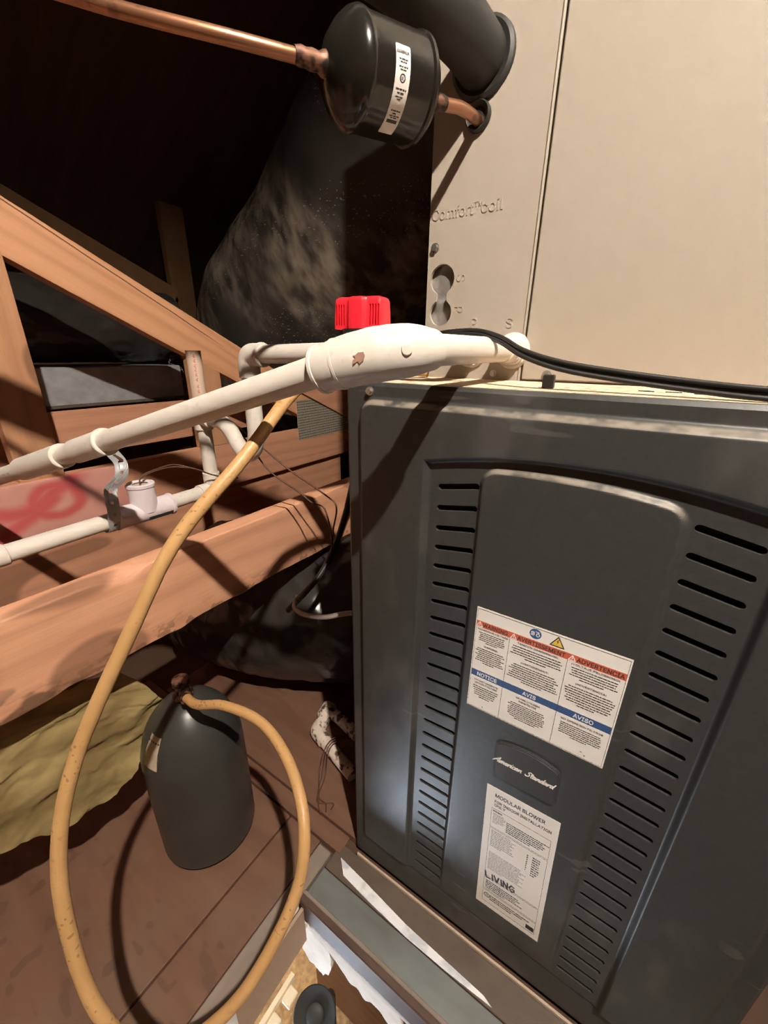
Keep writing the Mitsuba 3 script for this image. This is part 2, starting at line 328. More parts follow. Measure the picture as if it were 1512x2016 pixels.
edge = np.minimum(np.minimum(X, BW-X), np.minimum(Z, BH-Z)); H = H-.003*np.clip(1-edge/.003, 0, 1)**2
nx, nz = X.shape
front = np.stack([X, -H, Z], -1).reshape(-1, 3); back = np.stack([X, X*0+.010, Z], -1)
idx = np.arange(nx*nz).reshape(nx, nz)
q = np.stack([idx[:-1, :-1], idx[1:, :-1], idx[1:, 1:], idx[:-1, 1:]], -1).reshape(-1, 4)
Ff = np.vstack([q[:, [0, 1, 2]], q[:, [0, 2, 3]]]); n0 = nx*nz
ring = np.concatenate([idx[:, 0], idx[-1, 1:], idx[-2::-1, -1], idx[0, -2:0:-1]])
Vb = back.reshape(-1, 3)[ring]; k = len(ring); r = np.arange(k); rn = (r+1) % k
Fs = np.vstack([np.stack([ring[r], n0+r, ring[rn]], 1), np.stack([ring[rn], n0+r, n0+rn], 1)])
Fb = np.stack([n0+rn, n0+r, r*0+n0+k], 1)
door = trimesh.Trimesh(np.vstack([front, Vb, [[BW/2, .010, BH/2]]]), np.vstack([Ff, Fs, Fb]), process=False)
if door.volume < 0: door.invert()
def slot_poly(xc, zc, w, h, ang, bow=0):
    xs = np.linspace(-w/2+h/2, w/2-h/2, 7); ln = LineString(np.stack([xs, -bow*(xs/(w/2))**2], 1)).buffer(h/2, quad_segs=4)
    c, s = math.cos(ang), math.sin(ang); P = np.array(ln.exterior.coords); P = np.stack([xc+c*P[:, 0]-s*P[:, 1], zc+s*P[:, 0]+c*P[:, 1]], 1)
    return Polygon(P)
slots = []
NS = 28
for i in range(NS):
    z = .7815-i*(.7815-.098)/(NS-1); t = 1-i/(NS-1); a = .20*t**1.3
    slots.append(slot_poly(.1555, z, .049, .0070, a-.01)); slots.append(slot_poly(.3895, z, .049, .0070, -a-.0))
cutters = extrude(unary_union(slots), .06); cutters = put(cutters, (0, .04, 0), (1, 0, 0), (0, 0, 1))
ds = solid(door)-solid(cutters)
add('front_panel', ds, 'mat_door', bl, smooth=35)
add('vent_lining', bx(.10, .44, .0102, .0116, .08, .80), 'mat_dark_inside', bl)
tp = add('top_plate', bx(.001, BW-.001, .011, BD, BH-.003, BH+.0005, .0005), 'mat_dusty_top', bl, label='top plate thick with pale dust')
for i in range(9): add('knockout', bx(.300+.022*i, .313+.022*i, .070+.004*math.sin(i*2.), .077, BH+.0002, BH+.001), 'mat_dark_gap', tp)
def hexscrew(p, nrm, r=.0045):
    washer = trimesh.creation.cylinder(r*1.35, .0012, sections=20); washer.apply_translation((0, 0, .0006))
    head = trimesh.creation.cylinder(r, .0036, sections=6); head.apply_translation((0, 0, .003))
    return along(cat(washer, head), np.asarray(p, float), np.asarray(p, float)+nrm)
add('screw', hexscrew((.036, .000, .8755), (0, -1, 0), .0037), 'mat_zinc', bl, label='bright hex screw')
add('rubber_plug', bx(.2165, .2275, .045, .053, BH, BH+.0135, .0012), 'mat_black_plastic', bl, label='small square black plug on the top plate')
# badge with script lettering
cy = -door_h(np.array(.27), np.array(.3)).item()
xs = np.linspace(-.039, .039, 15)
bp = Polygon([(-.038, -.034), (.039, -.034)]+[(x, .032-.007*(x/.039)**2-.002*(x > 0)*(x/.039)**2) for x in xs[::-1]]).buffer(-.006).buffer(.006, quad_segs=5)
lay = []
for i, ins in enumerate((0, .0012, .0028)):
    g = bp.buffer(-ins); mm = extrude(g, .0012*(i+1)); lay.append(mm)
bd = add('badge', put(cat(*lay), (.2765, cy+.0002, .4385), (1, .0, .03), (-.03, 0, 1)), 'mat_badge', bl, smooth=30, label='raised dark nameplate with white script')
# handwriting: strokes of a slanted script, x-height 1
GL = {'A': ([[(0, 0), (.55, 1.1), (1.0, 1.75), (1.05, 1.7), (1.0, 0)], [(.15, .62), (.6, .75), (1.15, .7)]], 1.25),
      'm': ([[(0, 0), (.12, .6), (.2, .9), (.22, .3), (.25, .0), (.35, .6), (.52, .95), (.6, .8), (.6, .0), (.7, .6), (.88, .95), (.97, .8), (.98, .2), (1.12, .02)]], 1.18),
      'e': ([[(0, .35), (.35, .5), (.5, .75), (.35, .95), (.12, .75), (.08, .3), (.25, .02), (.5, .08), (.65, .25)]], .66),
      'r': ([[(0, .1), (.12, .9), (.14, .2), (.16, .0), (.22, .55), (.4, .92), (.55, .9)]], .6), 'i': ([[(0, .2), (.12, .9), (.13, .2), (.3, .03)], [(.2, 1.28), (.22, 1.34)]], .38),
      'c': ([[(.5, .8), (.35, .96), (.12, .75), (.06, .3), (.22, .02), (.45, .06), (.6, .2)]], .6), 'a': ([[(.5, .85), (.3, .96), (.08, .65), (.06, .2), (.2, .02), (.42, .3), (.52, .85), (.52, .2), (.68, .03)]], .72),
      'n': ([[(0, 0), (.14, .9), (.16, .1), (.3, .65), (.5, .95), (.58, .75), (.6, .15), (.76, .03)]], .8), ' ': ([], .75),
      'S': ([[(1.0, 1.45), (.75, 1.75), (.4, 1.6), (.35, 1.25), (.7, .9), (.8, .4), (.5, .02), (.1, .1), (.0, .4)]], 1.05),
      't': ([[(.2, 1.5), (.16, .2), (.35, .02)], [(-.05, 1.0), (.5, 1.08)]], .45), 'd': ([[(.5, .85), (.3, .96), (.08, .65), (.06, .2), (.2, .02), (.42, .3), (.52, .9), (.6, 1.7), (.54, .2), (.7, .03)]], .74)}
def script(s, h, pen, slant=.35):
    x, out = 0., []
    for ch in s:
        st, w = GL[ch]
        for L in st:
            P = catmull([(a, b, 0) for a, b in L], 5)[:, :2] if len(L) > 2 else np.array(L)
            out.append(LineString(np.stack([(x+P[:, 0]+slant*P[:, 1])*h, P[:, 1]*h], 1)).buffer(pen, quad_segs=3))
        x += w
    return unary_union(out).simplify(pen*.15), x*h
sp, sw = script('American Standard', .0046, .00050)
sm = extrude(sp, .0004); sm.apply_scale((.077/sm.extents[0], 1, 1))
add('lettering', put(sm, (.2372, cy-.0034, .4322), (1, 0, .045), (-.045, 0, 1)), 'mat_paper', bd, label='white script lettering')
# warning label
FL = cy-.0002      # the raised face the labels are stuck on
def flat(m, x, z, lift=0., rot=0.):
    return put(m, (x, FL-lift, z), (math.cos(rot), 0, math.sin(rot)), (-math.sin(rot), 0, math.cos(rot)))
def rect(x0, x1, z0, z1, d=.0002): return trimesh.creation.box((x1-x0, z1-z0, d)).apply_translation(((x0+x1)/2, (z0+z1)/2, d/2))
def para(xc, ztop, zbot, wmax, rows, seed, align='c', th=.45):
    """lines of print too small to read: words as short bars."""
    rg = random.Random(seed); out = []; pitch = (ztop-zbot)/rows
    for i in range(rows):
        w = wmax*(rg.uniform(.78, 1.) if i < rows-1 else rg.uniform(.35, .6)); x = xc-w/2 if align == 'c' else xc; end = x+w
        while x < end-.0008:
            l = min(rg.uniform(.0012, .0042), end-x); z = ztop-pitch*(i+.5)
            out.append(rect(x, x+l, z-pitch*th/2, z+pitch*th/2)); x += l+.0007
    return out
wl = add('warning_label', flat(rect(.1938, .3512, .4982, .6460, .0003), 0, 0), 'mat_paper', bl, label='white warning label in three languages with red and blue bands')
red, blue, ink, white, yel = [], [], [], [], []
red.append(rect(.1953, .3495, .6195, .6278)); blue.append(rect(.1953, .3495, .5478, .5572))
for a, b in ((.1950, .1952), (.3496, .3498), (.2346, .2349), (.2957, .2960)): ink.append(rect(a, b, .4997, .6195 if a > .2 and a < .3 else .6440))
ink += [rect(.1950, .3498, .4995, .4998), rect(.1950, .3498, .6437, .6440)]
L1, L2 = .0005, .0007
for s, xc, w in (('WARNING', .2172, .0290), ('AVERTISSEMENT', .2678, .0500), ('ADVERTENCIA', .3262, .0440)):
    m = fit(s, w, .0050, .0002, True, 'c'); m.apply_translation((xc, .6211, 0)); ink.append(m)
for x in (.1989, .2385, .2998):
    t = Polygon([(x-.0034, .6205), (x+.0034, .6205), (x, .6268)]).exterior.buffer(.00045); white.append(extrude(t, .0002)); white.append(rect(x-.0004, x+.0004, .6219, .6248))
for s, xc, w in (('NOTICE', .2150, .0245), ('AVIS', .2652, .0150), ('AVISO', .3225, .0200)):
    m = fit(s, w, .0052, .0002, True, 'c'); m.apply_translation((xc, .5499, 0)); white.append(m)
for s, xc, z, w in (('HAZARDOUS VOLTAGE!', .2150, .6158, .0360), ('WARNING!', .2150, .5935, .0165), ('TENSION DANGEREUSE!', .2652, .6158, .0430), ('AVERTISSEMENT!', .2652, .5915, .0300), ('¡VOLTAJE PELIGROSO!', .3227, .6158, .0450), ('¡ADVERTENCIA!', .3227, .5928, .0290),
                    ('DO NOT OPERATE', .2150, .5412, .0290), ('WITHOUT FILTERS', .2150, .5372, .0280), ('NE PAS UTILISER', .2652, .5412, .0270), ('SANS FILTRE', .2652, .5370, .0200), ('NO OPERE SIN FILTROS', .3227, .5412, .0420)):
    m = fit(s, w, .0023, .0002, False, 'c'); m.apply_translation((xc, z, 0)); ink.append(m)
for j, (xc, zt, zb, w, n) in enumerate([(.2150, .6140, .5985, .036, 6), (.2150, .5915, .5690, .036, 8), (.2652, .6138, .5975, .056, 5), (.2652, .5895, .5650, .056, 8), (.3227, .6140, .5985, .050, 5), (.3227, .5905, .5650, .050, 8), (.2150, .5350, .5160, .032, 6), (.2652, .5345, .5095, .044, 9), (.3227, .5385, .5190, .046, 7)]):
    ink += para(xc, zt, zb, w, n, 40+j, th=.34)
ink.append(para(.332, .5085, .5065, .022, 1, 99)[0])
for x in (.2140, .3320): ink.append(extrude(Polygon([(x-.0009, .5045), (x+.0009, .5045), (x, .5028)]), .0002))
blue.append(extrude(Point(.2605, .6365).buffer(.0062, quad_segs=10), .0003))
white += [extrude(sbox(.2562, .6345, .2592, .6385).exterior.buffer(.0004), .0002), rect(.2572, .2583, .6355, .6375), extrude(LineString([(.2605, .6395), (.2640, .6392), (.2630, .6380)]).buffer(.0004), .0002), extrude(Point(.2632, .6358).buffer(.0017).exterior.buffer(.0004), .0002)]
tri = Polygon([(.2766, .6305), (.2904, .6305), (.2835, .6424)]); yel.append(extrude(tri.buffer(-.0006), .0002)); ink.append(extrude(tri.exterior.buffer(.0005), .0002))
ink.append(extrude(Polygon([(.2843, .6398), (.2822, .6362), (.2834, .6362), (.2826, .6330), (.2846, .6370), (.2834, .6370), (.2848, .6394)]), .0003))
add('red_band', flat(cat(*red), 0, 0, .0003), 'mat_band_red', wl); add('blue_band', flat(cat(*blue), 0, 0, .0003), 'mat_band_blue', wl)
add('black_print', flat(cat(*ink), 0, 0, .0005), 'mat_ink', wl); add('white_print', flat(cat(*white), 0, 0, .0006), 'mat_paper', wl); add('yellow_triangle', flat(cat(*yel), 0, 0, .0004), 'mat_yellow', wl)
# data label, stuck on a little crooked
DR = .034; DL = (.2427, .1272); W2, H2 = .0930, .2540
dl = add('data_label', flat(rect(0, W2, 0, H2, .0003), *DL, rot=DR), 'mat_paper', bl, label='tall white data label with the word LIVING in marker')
ink, gry, mk = [], [], []
def tl(s, u, v, w, h, bold=True): m = fit(s, w, h, .0002, bold); m.apply_translation((u*W2, v*H2, 0)); ink.append(m)
tl('MODULAR BLOWER', .13, .935, .064, .0062); tl('FOR INDOOR INSTALLATION', .13, .893, .073, .0046); tl('ONLY', .13, .866, .015, .0046)
ink += para(.12*W2, .838*H2, .820*H2, .030, 1, 3, 'l')
for j, (u0, zt, zb, w, n, al) in enumerate([(.33, .80, .715, .056, 6, 'l'), (.13, .815, .735, .017, 7, 'l'), (.13, .68, .545, .034, 10, 'l'), (.66, .655, .52, .0022, 8, 'l'), (.74, .66, .50, .010, 9, 'l'), (.13, .50, .345, .052, 13, 'l'), (.13, .245, .165, .055, 5, 'l'), (.22, .125, .075, .060, 3, 'l')]):
    (gry if j in (1, 2, 5) else ink).extend(para(u0*W2, zt*H2, zb*H2, w, n, 70+j, al, th=.42))
fr = lambda a, b, c, d: extrude(sbox(a*W2, c*H2, b*W2, d*H2).exterior.buffer(.00018), .0002)
ink += [fr(.10, .93, .70, .845), fr(.10, .93, .28, .69), fr(.10, .93, .155, .27), fr(.10, .93, .04, .145), rect(.35*W2, .353*W2, .155*H2, .27*H2)]
ink.append(extrude(Point(.17*W2, .105*H2).buffer(.0042).exterior.buffer(.0005), .0002)); m = fit('UL', .0042, .0035, .0002, True, 'c'); m.apply_translation((.17*W2, .105*H2-.0017, 0)); ink.append(m)
ink.append(rect(.80*W2, .92*W2, .055*H2, .090*H2))
LV = {'L': [[(0, 1), (.05, 0), (.6, .05)]], 'I': [[(.15, .95), (.18, 0)]], 'V': [[(0, 1), (.3, 0), (.6, 1)]], 'N': [[(0, 0), (.05, 1), (.5, .05), (.55, 1)]], 'G': [[(.6, .85), (.3, 1), (0, .5), (.3, 0), (.6, .2), (.58, .5), (.35, .48)]]}
x = 0
for ch, w in zip('LIVING', (.75, .4, .75, .4, .75, .8)):
    for st in LV[ch]: mk.append(extrude(LineString([((x+a)*.0112, b*.0125) for a, b in st]).buffer(.00105), .0002))
    x += w
mk = cat(*mk); mk.apply_scale((.044/mk.extents[0], 1, 1)); mk = put(mk, (.12*W2, .262*H2, 0), (1, .10, 0), (-.1, 1, 0))
add('print', flat(cat(*ink), *DL, lift=.0003, rot=DR), 'mat_ink', dl); add('small_print', flat(cat(*gry), *DL, lift=.0003, rot=DR), 'mat_ink_grey', dl)
add('marker_writing', flat(mk, *DL, lift=.0005, rot=DR), 'mat_ink', dl, label='hand-written word LIVING')

# the pan and ledge the blower stands on
pn = thing('drain_pan_ledge', 'greyish metal ledge with a painted strip of light running along the foot of the blower', 'ledge')
add('inner_strip', bx(-.03, .62, -.0595, -.0102, -.018, -.003, .001), 'mat_pan_dusty', pn)
add('outer_strip', bx(-.03, .62, -.1085, -.0615, -.018, -.002, .001), 'mat_pan', pn, label='pale grey metal strip')
add('lip', bx(-.034, .62, -.1145, -.1085, -.018, .004, .001), 'mat_trim', pn)
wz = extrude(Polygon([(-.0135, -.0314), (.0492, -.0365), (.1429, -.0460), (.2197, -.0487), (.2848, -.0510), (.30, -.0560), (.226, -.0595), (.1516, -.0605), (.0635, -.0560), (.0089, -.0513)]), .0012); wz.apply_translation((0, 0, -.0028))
add('light_wedge', wz, 'mat_light_wedge', pn, label='wedge of light painted as a thin white strip')  # light falling on the ledge, put in as a pale wedge
add('edge_highlight', bx(.008, .45, -.0085, -.0045, -.018, -.0006, .0008), 'mat_sticker', pn, label='thin tan strip painted for the lit door edge')  # highlight along the bottom edge of the door, modelled as a tan strip
add('rear_support', bx(.0, BW, .03, BD, -.018, .002), 'mat_pan_dusty', pn)

# ------------------------------------------------------------------ coil cabinet
CY, CX0, CX1, CZ0, CZ1 = .150, .0235, .60, BH+.0005, 1.72
co = thing('coil_cabinet', 'tall beige coil cabinet with embossed lettering standing on top of the blower', 'coil cabinet')
add('cabinet_body', cat(bx(CX0+.002, CX1, CY+.06, CY+.40, CZ0, CZ1, .002), bx(CX0, CX0+.003, CY+.0055, CY+.06, CZ0, CZ1), bx(.10, CX1, CY+.0055, CY+.06, CZ0, CZ1)), 'mat_coil', co)
SX = .1655
g = sbox(CX0, CZ0, SX-.002, CZ1)
hole = unary_union([Point(.0455, 1.008).buffer(.0175, quad_segs=10), Point(.0455, .968).buffer(.0160, quad_segs=10), sbox(.038, .97, .0535, 1.006)])
g = g.difference(hole)
pm = put(extrude(g, .005), (0, CY+.005, 0), (1, 0, 0), (0, 0, 1))
fp = add('front_panel', pm, 'mat_coil', co)
add('seam_bead', cat(tube([(SX-.0035, CY-.0002, CZ0), (SX-.0035, CY-.0002, CZ1)], .0016, 8)), 'mat_coil', co, smooth=60)
add('access_panel', bx(SX+.0004, CX1, CY-.0025, CY+.004, CZ0+.002, CZ1, .0012), 'mat_coil', co)
V = []
ff = trimesh.creation.box((.05, .03, .09)).subdivide().subdivide().subdivide().subdivide(); fv = np.array(ff.vertices)
fv[:, 1] += .012*(fb(fv*np.array([60, 10, 60])+3, 3)-.4); ff.vertices = fv; ff.apply_translation((.046, CY+.024, .989))
add('foil_insulation', ff, 'mat_foil', co, smooth=50, label='crumpled foil behind the keyhole opening')
tx = text('Comfort', .0118, .0010); w = tx.extents[0]; tx.apply_scale((.055/w, 1, 1)); t2 = text('TM', .0052, .0010); t2.apply_translation((.0570, .0072, 0)); t3 = text('coil', .0118, .0010); t3.apply_scale((.0265/t3.extents[0], 1, 1)); t3.apply_translation((.0655, 0, 0))
add('embossed_lettering', put(cat(tx, t2, t3), (.0265, CY, 1.0745), (1, 0, 0), (0, 0, 1)), 'mat_coil', fp, label='raised lettering in the beige sheet metal')
def emb(ch, x, z, h, rot):
    m = text(ch, h, .0010); c = m.bounds.mean(0); m.apply_translation((-c[0], -c[1], 0)); a = math.radians(rot)
    return put(m, (x, CY, z), (math.cos(a), 0, math.sin(a)), (-math.sin(a), 0, math.cos(a)))
for ch, x, z, rot in (('P', .0955, .9545, 0), ('S', .1420, .9535, 0), ('S', .0725, 1.008, -90), ('P', .0725, .9715, -90)): add('embossed_letter', emb(ch, x, z, .0115, rot), 'mat_coil', fp)
add('screw', hexscrew((.0335, CY, 1.0445), (0, -1, .0), .0042), 'mat_zinc', co, label='bright hex screw')
add('screw', hexscrew((.128, CY, .8935), (0, -1, .0), .0032), 'mat_zinc', co, label='bright hex screw')
add('screw', hexscrew((.1965, CY-.003, .8935), (0, -1, .15), .0042), 'mat_zinc', co, label='bright hex screw')
def gasket(x, z, r, rt, sq=1.0):
    p = [(r*.62, -.001), (r*.70, .004), (r*.9, .0065), (r, .004), (r*1.02, .0), (r, -.001)]
    return along(lathe(p, 36), np.array([x, CY, z]), np.array([x, CY-1, z]))
add('grommet', gasket(.081, 1.2145, .0350, .008), 'mat_rubber', co, smooth=40, label='large black rubber grommet')
add('grommet', gasket(.0805, 1.1665, .0145, .005), 'mat_rubber', co, smooth=40, label='small black rubber grommet')
add('grommet_hole', along(lathe([(0, 0), (.0105, .0008), (0, .0012)], 24), np.array([.0810, CY, 1.1665]), np.array([.0810, CY-1, 1.1665])), 'mat_dark_gap', co)
for x in (.0955, .1510): add('drain_port', along(lathe([(.0215, -.001), (.0215, .003), (.0190, .006), (.0170, .006), (.015, 0)], 32), np.array([x, CY, .921]), np.array([x, CY-1, .921])), 'mat_pvc', co, smooth=40, label='white round drain port')

# ------------------------------------------------------------------ refrigerant lines
fd = thing('filter_drier', 'black filter drier with a white sticker, brazed into the copper line from the coil cabinet', 'filter drier')
G = np.array([.0810, CY+.02, 1.1645]); D0 = np.array([.069, .047, 1.1470]); D1 = np.array([.0270, -.047, 1.1425])
ax = (D1-D0)/np.linalg.norm(D1-D0)
Ld = np.linalg.norm(D1-D0); RD = .0385
prof = [(0, -.004), (.012, -.004), (.022, .001), (RD-.006, .008), (RD-.001, .013), (RD+.0018, .016), (RD+.0018, .019), (RD, .0205), (RD, Ld-.0265), (RD+.001, Ld-.024), (RD+.0012, Ld-.020), (RD-.001, Ld-.015), (RD-.007, Ld-.008), (.022, Ld-.001), (.011, Ld+.004), (0, Ld+.004)]
add('shell', along(lathe(prof, 64), D0, D1), 'mat_drier', fd, smooth=40)
add('outlet_tube', tube([G, (.0805, .11, 1.1585), (.0755, .075, 1.151), D0-ax*.002], .0058, 18, 6), 'mat_copper', fd, smooth=60, label='copper tube into the coil cabinet')
add('brazed_joint', along(lathe([(.006, -.024), (.0071, -.019), (.0066, -.012), (.0078, -.004), (.0105, .002), (.0062, .004)], 20), D0, D0+ax), 'mat_copper_burnt', fd, smooth=50)
line = [D1+ax*.002, (.0190, -.066, 1.1410), (-.0140, -.1150, 1.1410), (-.0660, -.1610, 1.1490), (-.112, -.193, 1.1605), (-.22, -.262, 1.190), (-.40, -.37, 1.24), (-.9, -.66, 1.36), (-1.5, -1.0, 1.48)]
add('inlet_tube', tube(line, .0052, 20, 8), 'mat_copper', fd, smooth=60, label='copper tube running to the upper left')
add('brazed_joint', along(lathe([(.0056, -.006), (.0095, .002), (.0085, .006), (.0066, .010), (.0072, .016), (.0063, .021), (.0069, .026), (.0054, .031)], 20), D1, D1+ax), 'mat_copper_burnt', fd, smooth=50)
# sticker wrapped round the shell
FR = along(trimesh.Trimesh([(1, 0, 0), (0, 1, 0), (0, 0, 1), (0, 0, 0)], [(0, 1, 2)], process=False), D0, D1).vertices
O = FR[3]; EX, EY, EZ = FR[0]-O, FR[1]-O, FR[2]-O
tc = np.array(CAM)-O; tc -= (tc@EZ)*EZ; TH0 = math.atan2(tc@EY, tc@EX)
def wrap(m, th, l0, r):
    """mesh in the xy plane -> on the cylinder: y runs round it, x along its axis."""
    v = np.array(m.vertices); t = th+v[:, 1]/RD; rr = r+v[:, 2]; out = O+EZ*(l0+v[:, :1])+(EX*np.cos(t)[:, None]+EY*np.sin(t)[:, None])*rr[:, None]
    mm = m.copy(); mm.vertices = out; return mm
SGN = 1
def grid_sheet(w, h, nx_, ny_, d=.0002):
    p = sbox(0, 0, w, h).buffer(-.0012).buffer(.0012, quad_segs=3); m = extrude(p, d)
    return m.subdivide_to_size(h/ny_) if hasattr(m, 'subdivide_to_size') else m
STW, STH = .0148, .062
st = grid_sheet(STW, STH, 2, 16)
TH1, L0 = TH0-.10-STH/2/RD, .0455
stick = add('sticker', wrap(st, TH1, L0, RD+.0002), 'mat_paper', fd, smooth=30, label='narrow white sticker with small print')
pr = []
m = fit('SANHUA', .0100, .0021, .0002, True); m.apply_translation((.0030, 0, 0)); pr.append((m, .056))
pm_ = extrude(Polygon([(0, 0), (.0018, 0), (.0009, .002)]).exterior.buffer(.0002), .0002); m = pm_; m.apply_translation((.0008, 0, 0)); pr.append((m, .056))
for j, (v, h) in enumerate([(.0535, .0035), (.049, .0035), (.036, .0045), (.031, .003), (.022, .004), (.018, .003)]): pr.append((cat(*para(.0075, h, 0, .011, 2, 200+j, th=.5)), v-h))
pr.append((extrude(Point(.0075, .0).buffer(.0024).exterior.buffer(.0004), .0002), .0415)); m = fit('UL', .0026, .0022, .0002, True, 'c'); m.apply_translation((.0075, -.0011, 0)); pr.append((m, .0415))
pr.append((rect(.002, .0125, 0, .0026), .0115))
out = []
for m, v in pr:
    m = m.copy(); m.apply_translation((0, v, 0)); out.append(m)
for m in out: m.vertices = np.array(m.vertices)*(-1, 1, 1)+(STW, 0, 0)
add('sticker_print', wrap(cat(*out), TH1, L0, RD+.00045), 'mat_ink', fd)
sl = thing('suction_line', 'thick black foam-insulated refrigerant pipe entering the large grommet at the top', 'insulated pipe')
scene[sl] = mikit.ply(tube([(.081, CY+.03, 1.214), (.080, CY-.003, 1.2155), (.072, .095, 1.222), (.050, .040, 1.232), (.012, -.02, 1.245), (-.04, -.09, 1.262), (-.12, -.19, 1.285), (-.25, -.34, 1.32), (-.7, -.80, 1.42), (-1.4, -1.5, 1.55)], .0275, 28, 8, disp=jitter((40, 40, 40), .0012, 3)), 'mat_rubber', smooth=60)

# ------------------------------------------------------------------ PVC drain lines
PR, HR = .01335, .0168          # pipe and socket radius
def socket(p0, p1, r0=HR, lip=.0012):
    L = np.linalg.norm(np.subtract(p1, p0)); return along(lathe([(PR-.001, 0), (r0-.001, 0), (r0, .001), (r0, L-.001), (r0-.001, L), (PR-.001, L)], 32), np.asarray(p0, float), np.asarray(p1, float))
def pipe(p0, p1, r=PR): return tube([p0, p1], r, 28)
def arc(c, a, b, r, n=10, ang=90):
    """points of a bend that comes in along a and leaves along b, about corner c."""
    c, a, b = (np.asarray(v, float) for v in (c, a, b)); a /= np.linalg.norm(a); b /= np.linalg.norm(b)
    half = math.acos(np.clip(-a@b, -1, 1))/2; d = r/math.tan(half)
    p0, p1 = c-a*d, c+b*d; m = (b-a); m /= np.linalg.norm(m); ce = c+m*r/math.sin(half)
    u0, u1 = p0-ce, p1-ce; tot = math.acos(np.clip(u0@u1/r/r, -1, 1)); ax_ = np.cross(u0, u1); ax_ /= np.linalg.norm(ax_)
    return np.array([ce+u0*math.cos(t)+np.cross(ax_, u0)*math.sin(t) for t in np.linspace(0, tot, n)])
dv = thing('drain_line', 'white drain pipe with a red-handled valve, sloping down left from the coil cabinet', 'drain pipe')
S0 = np.array([.151, CY-.002, .922]); S1 = np.array([.1495, -.076, .9195]); E0 = np.array([.0880, -.1265, .9060]); sd = np.array([-.50, -.06, -.1420]); sd /= np.linalg.norm(sd)
E1 = E0+sd*1.0
add('pipe', pipe(S0, S1), 'mat_pvc', dv, smooth=50)
add('threaded_adapter', cat(socket(S0+(0, -.001, 0), S0+(0, -.013, 0), .0178), socket(S0+(0, -.013, 0), S0+(0, -.017, 0), .0162), socket(S0+(0, -.017, 0), S0+(-.0003, -.040, 0), .0152)), 'mat_pvc', dv, smooth=40)
vp = catmull([S1+(0, .004, 0), (.1475, -.0860, .9193), (.1400, -.0990, .9182), (.1235, -.1115, .9155), (.1050, -.1205, .9110), E0, E0+sd*.010], 3)
n = len(vp); tt = np.linspace(0, 1, n); vr = np.interp(tt, [0, .10, .16, .30, .5, .70, .80, .84, 1.0], [.0168, .0176, .0186, .0206, .0214, .0206, .0198, .0193, .0191])
vv = catmull(vp, 3); vrr = np.interp(np.linspace(0, 1, len(vv)), tt, vr)
vb = add('valve_body', tube(vv, 1.0, 36, scale=vrr), 'mat_pvc', dv, smooth=45, label='bulging white valve body')
VC = vv[len(vv)//2]; vt = vv[len(vv)//2+1]-vv[len(vv)//2-1]; vt[2] = 0; vt /= np.linalg.norm(vt); vn = np.array([vt[1], -vt[0], 0])
if vn@(CAM-VC) < 0: vn = -vn
add('pipe', pipe(E0, E1), 'mat_pvc', dv, smooth=50)
def on(t): return E0+sd*t
add('coupling', cat(socket(on(.366), on(.440), .0163), socket(on(.361), on(.3665), .0176)), 'mat_pvc', dv, smooth=40)
add('coupling', socket(on(.478), on(.615), .0178), 'mat_pvc', dv, smooth=40)
add('socket_ring', cat(socket(E0+sd*.008, E0+sd*.0125, .0200)), 'mat_pvc', vb, smooth=40)
add('seam_ring', tube([vv[-14], vv[-13]], .0206, 32), 'mat_pvc', vb, smooth=40)
# red handle: a tapered grip with fluted ends on a round boss
hp = Polygon([(-.030, -.0085), (-.0285, -.012), (-.012, -.0125), (-.0075, -.0165), (.0075, -.0165), (.012, -.0125), (.0285, -.012), (.030, -.0085), (.030, .0085), (.0285, .012), (.012, .0125), (.0075, .0165), (-.0075, .0165), (-.012, .0125), (-.0285, .012), (-.030, .0085)])
hp = hp.buffer(.0008)
teeth = [Polygon([(x-.0008, s*.02), (x+.0008, s*.02), (x+.0008, s*.0100), (x-.0008, s*.0100)]) for x in (-.0265, -.0232, -.0199, -.0166, .0166, .0199, .0232, .0265) for s in (-1, 1)]
hm = []
layers = [(0, hp), (.0215, hp.buffer(-.0012)), (.0238, hp.buffer(-.0026)), (.0252, hp.buffer(-.005))]
core = m3.Manifold.batch_hull if False else None
def frustum(p0, z0, p1, z1):
    a = np.array(p0.exterior.coords)[:-1]; ts = np.linspace(0, 1, 73)[:-1]
    A = np.array([p0.exterior.interpolate(t, normalized=True).coords[0] for t in ts])
    def rad(p):
        out = []
        for x, y in A:
            l = LineString([(0, 0), (x*3, y*3)]).intersection(p.exterior); out.append(np.array(l.coords[0] if l.geom_type == 'Point' else l.geoms[-1].coords[0]))
        return np.array(out)
    return A, rad(p1)
A0, A1 = frustum(layers[0][1], 0, layers[1][1], 1); _, A2 = frustum(layers[0][1], 0, layers[2][1], 1); _, A3 = frustum(layers[0][1], 0, layers[3][1], 1)
if not Polygon(A0).exterior.is_ccw: A0, A1, A2, A3 = A0[::-1], A1[::-1], A2[::-1], A3[::-1]
rings = [(A0, 0), (A0*.99, .009), (A1, .0215), (A2, .0240), (A3, .0252)]; k = len(A0)
Vh = np.vstack([np.column_stack([a, np.full(k, z)]) for a, z in rings]+[[(0, 0, 0), (0, 0, .0255)]]); Fh = []; j = np.arange(k); jn = (j+1) % k
for i in range(len(rings)-1): Fh += [np.stack([i*k+j, i*k+jn, (i+1)*k+jn], 1), np.stack([i*k+j, (i+1)*k+jn, (i+1)*k+j], 1)]
Fh += [np.stack([jn, j, 0*j+len(rings)*k], 1), np.stack([(len(rings)-1)*k+j, (len(rings)-1)*k+jn, 0*j+len(rings)*k+1], 1)]
hs = solid(trimesh.Trimesh(Vh, np.vstack(Fh)))-solid(put(extrude(unary_union(teeth), .016), (0, 0, .003), (1, 0, 0), (0, 1, 0)))
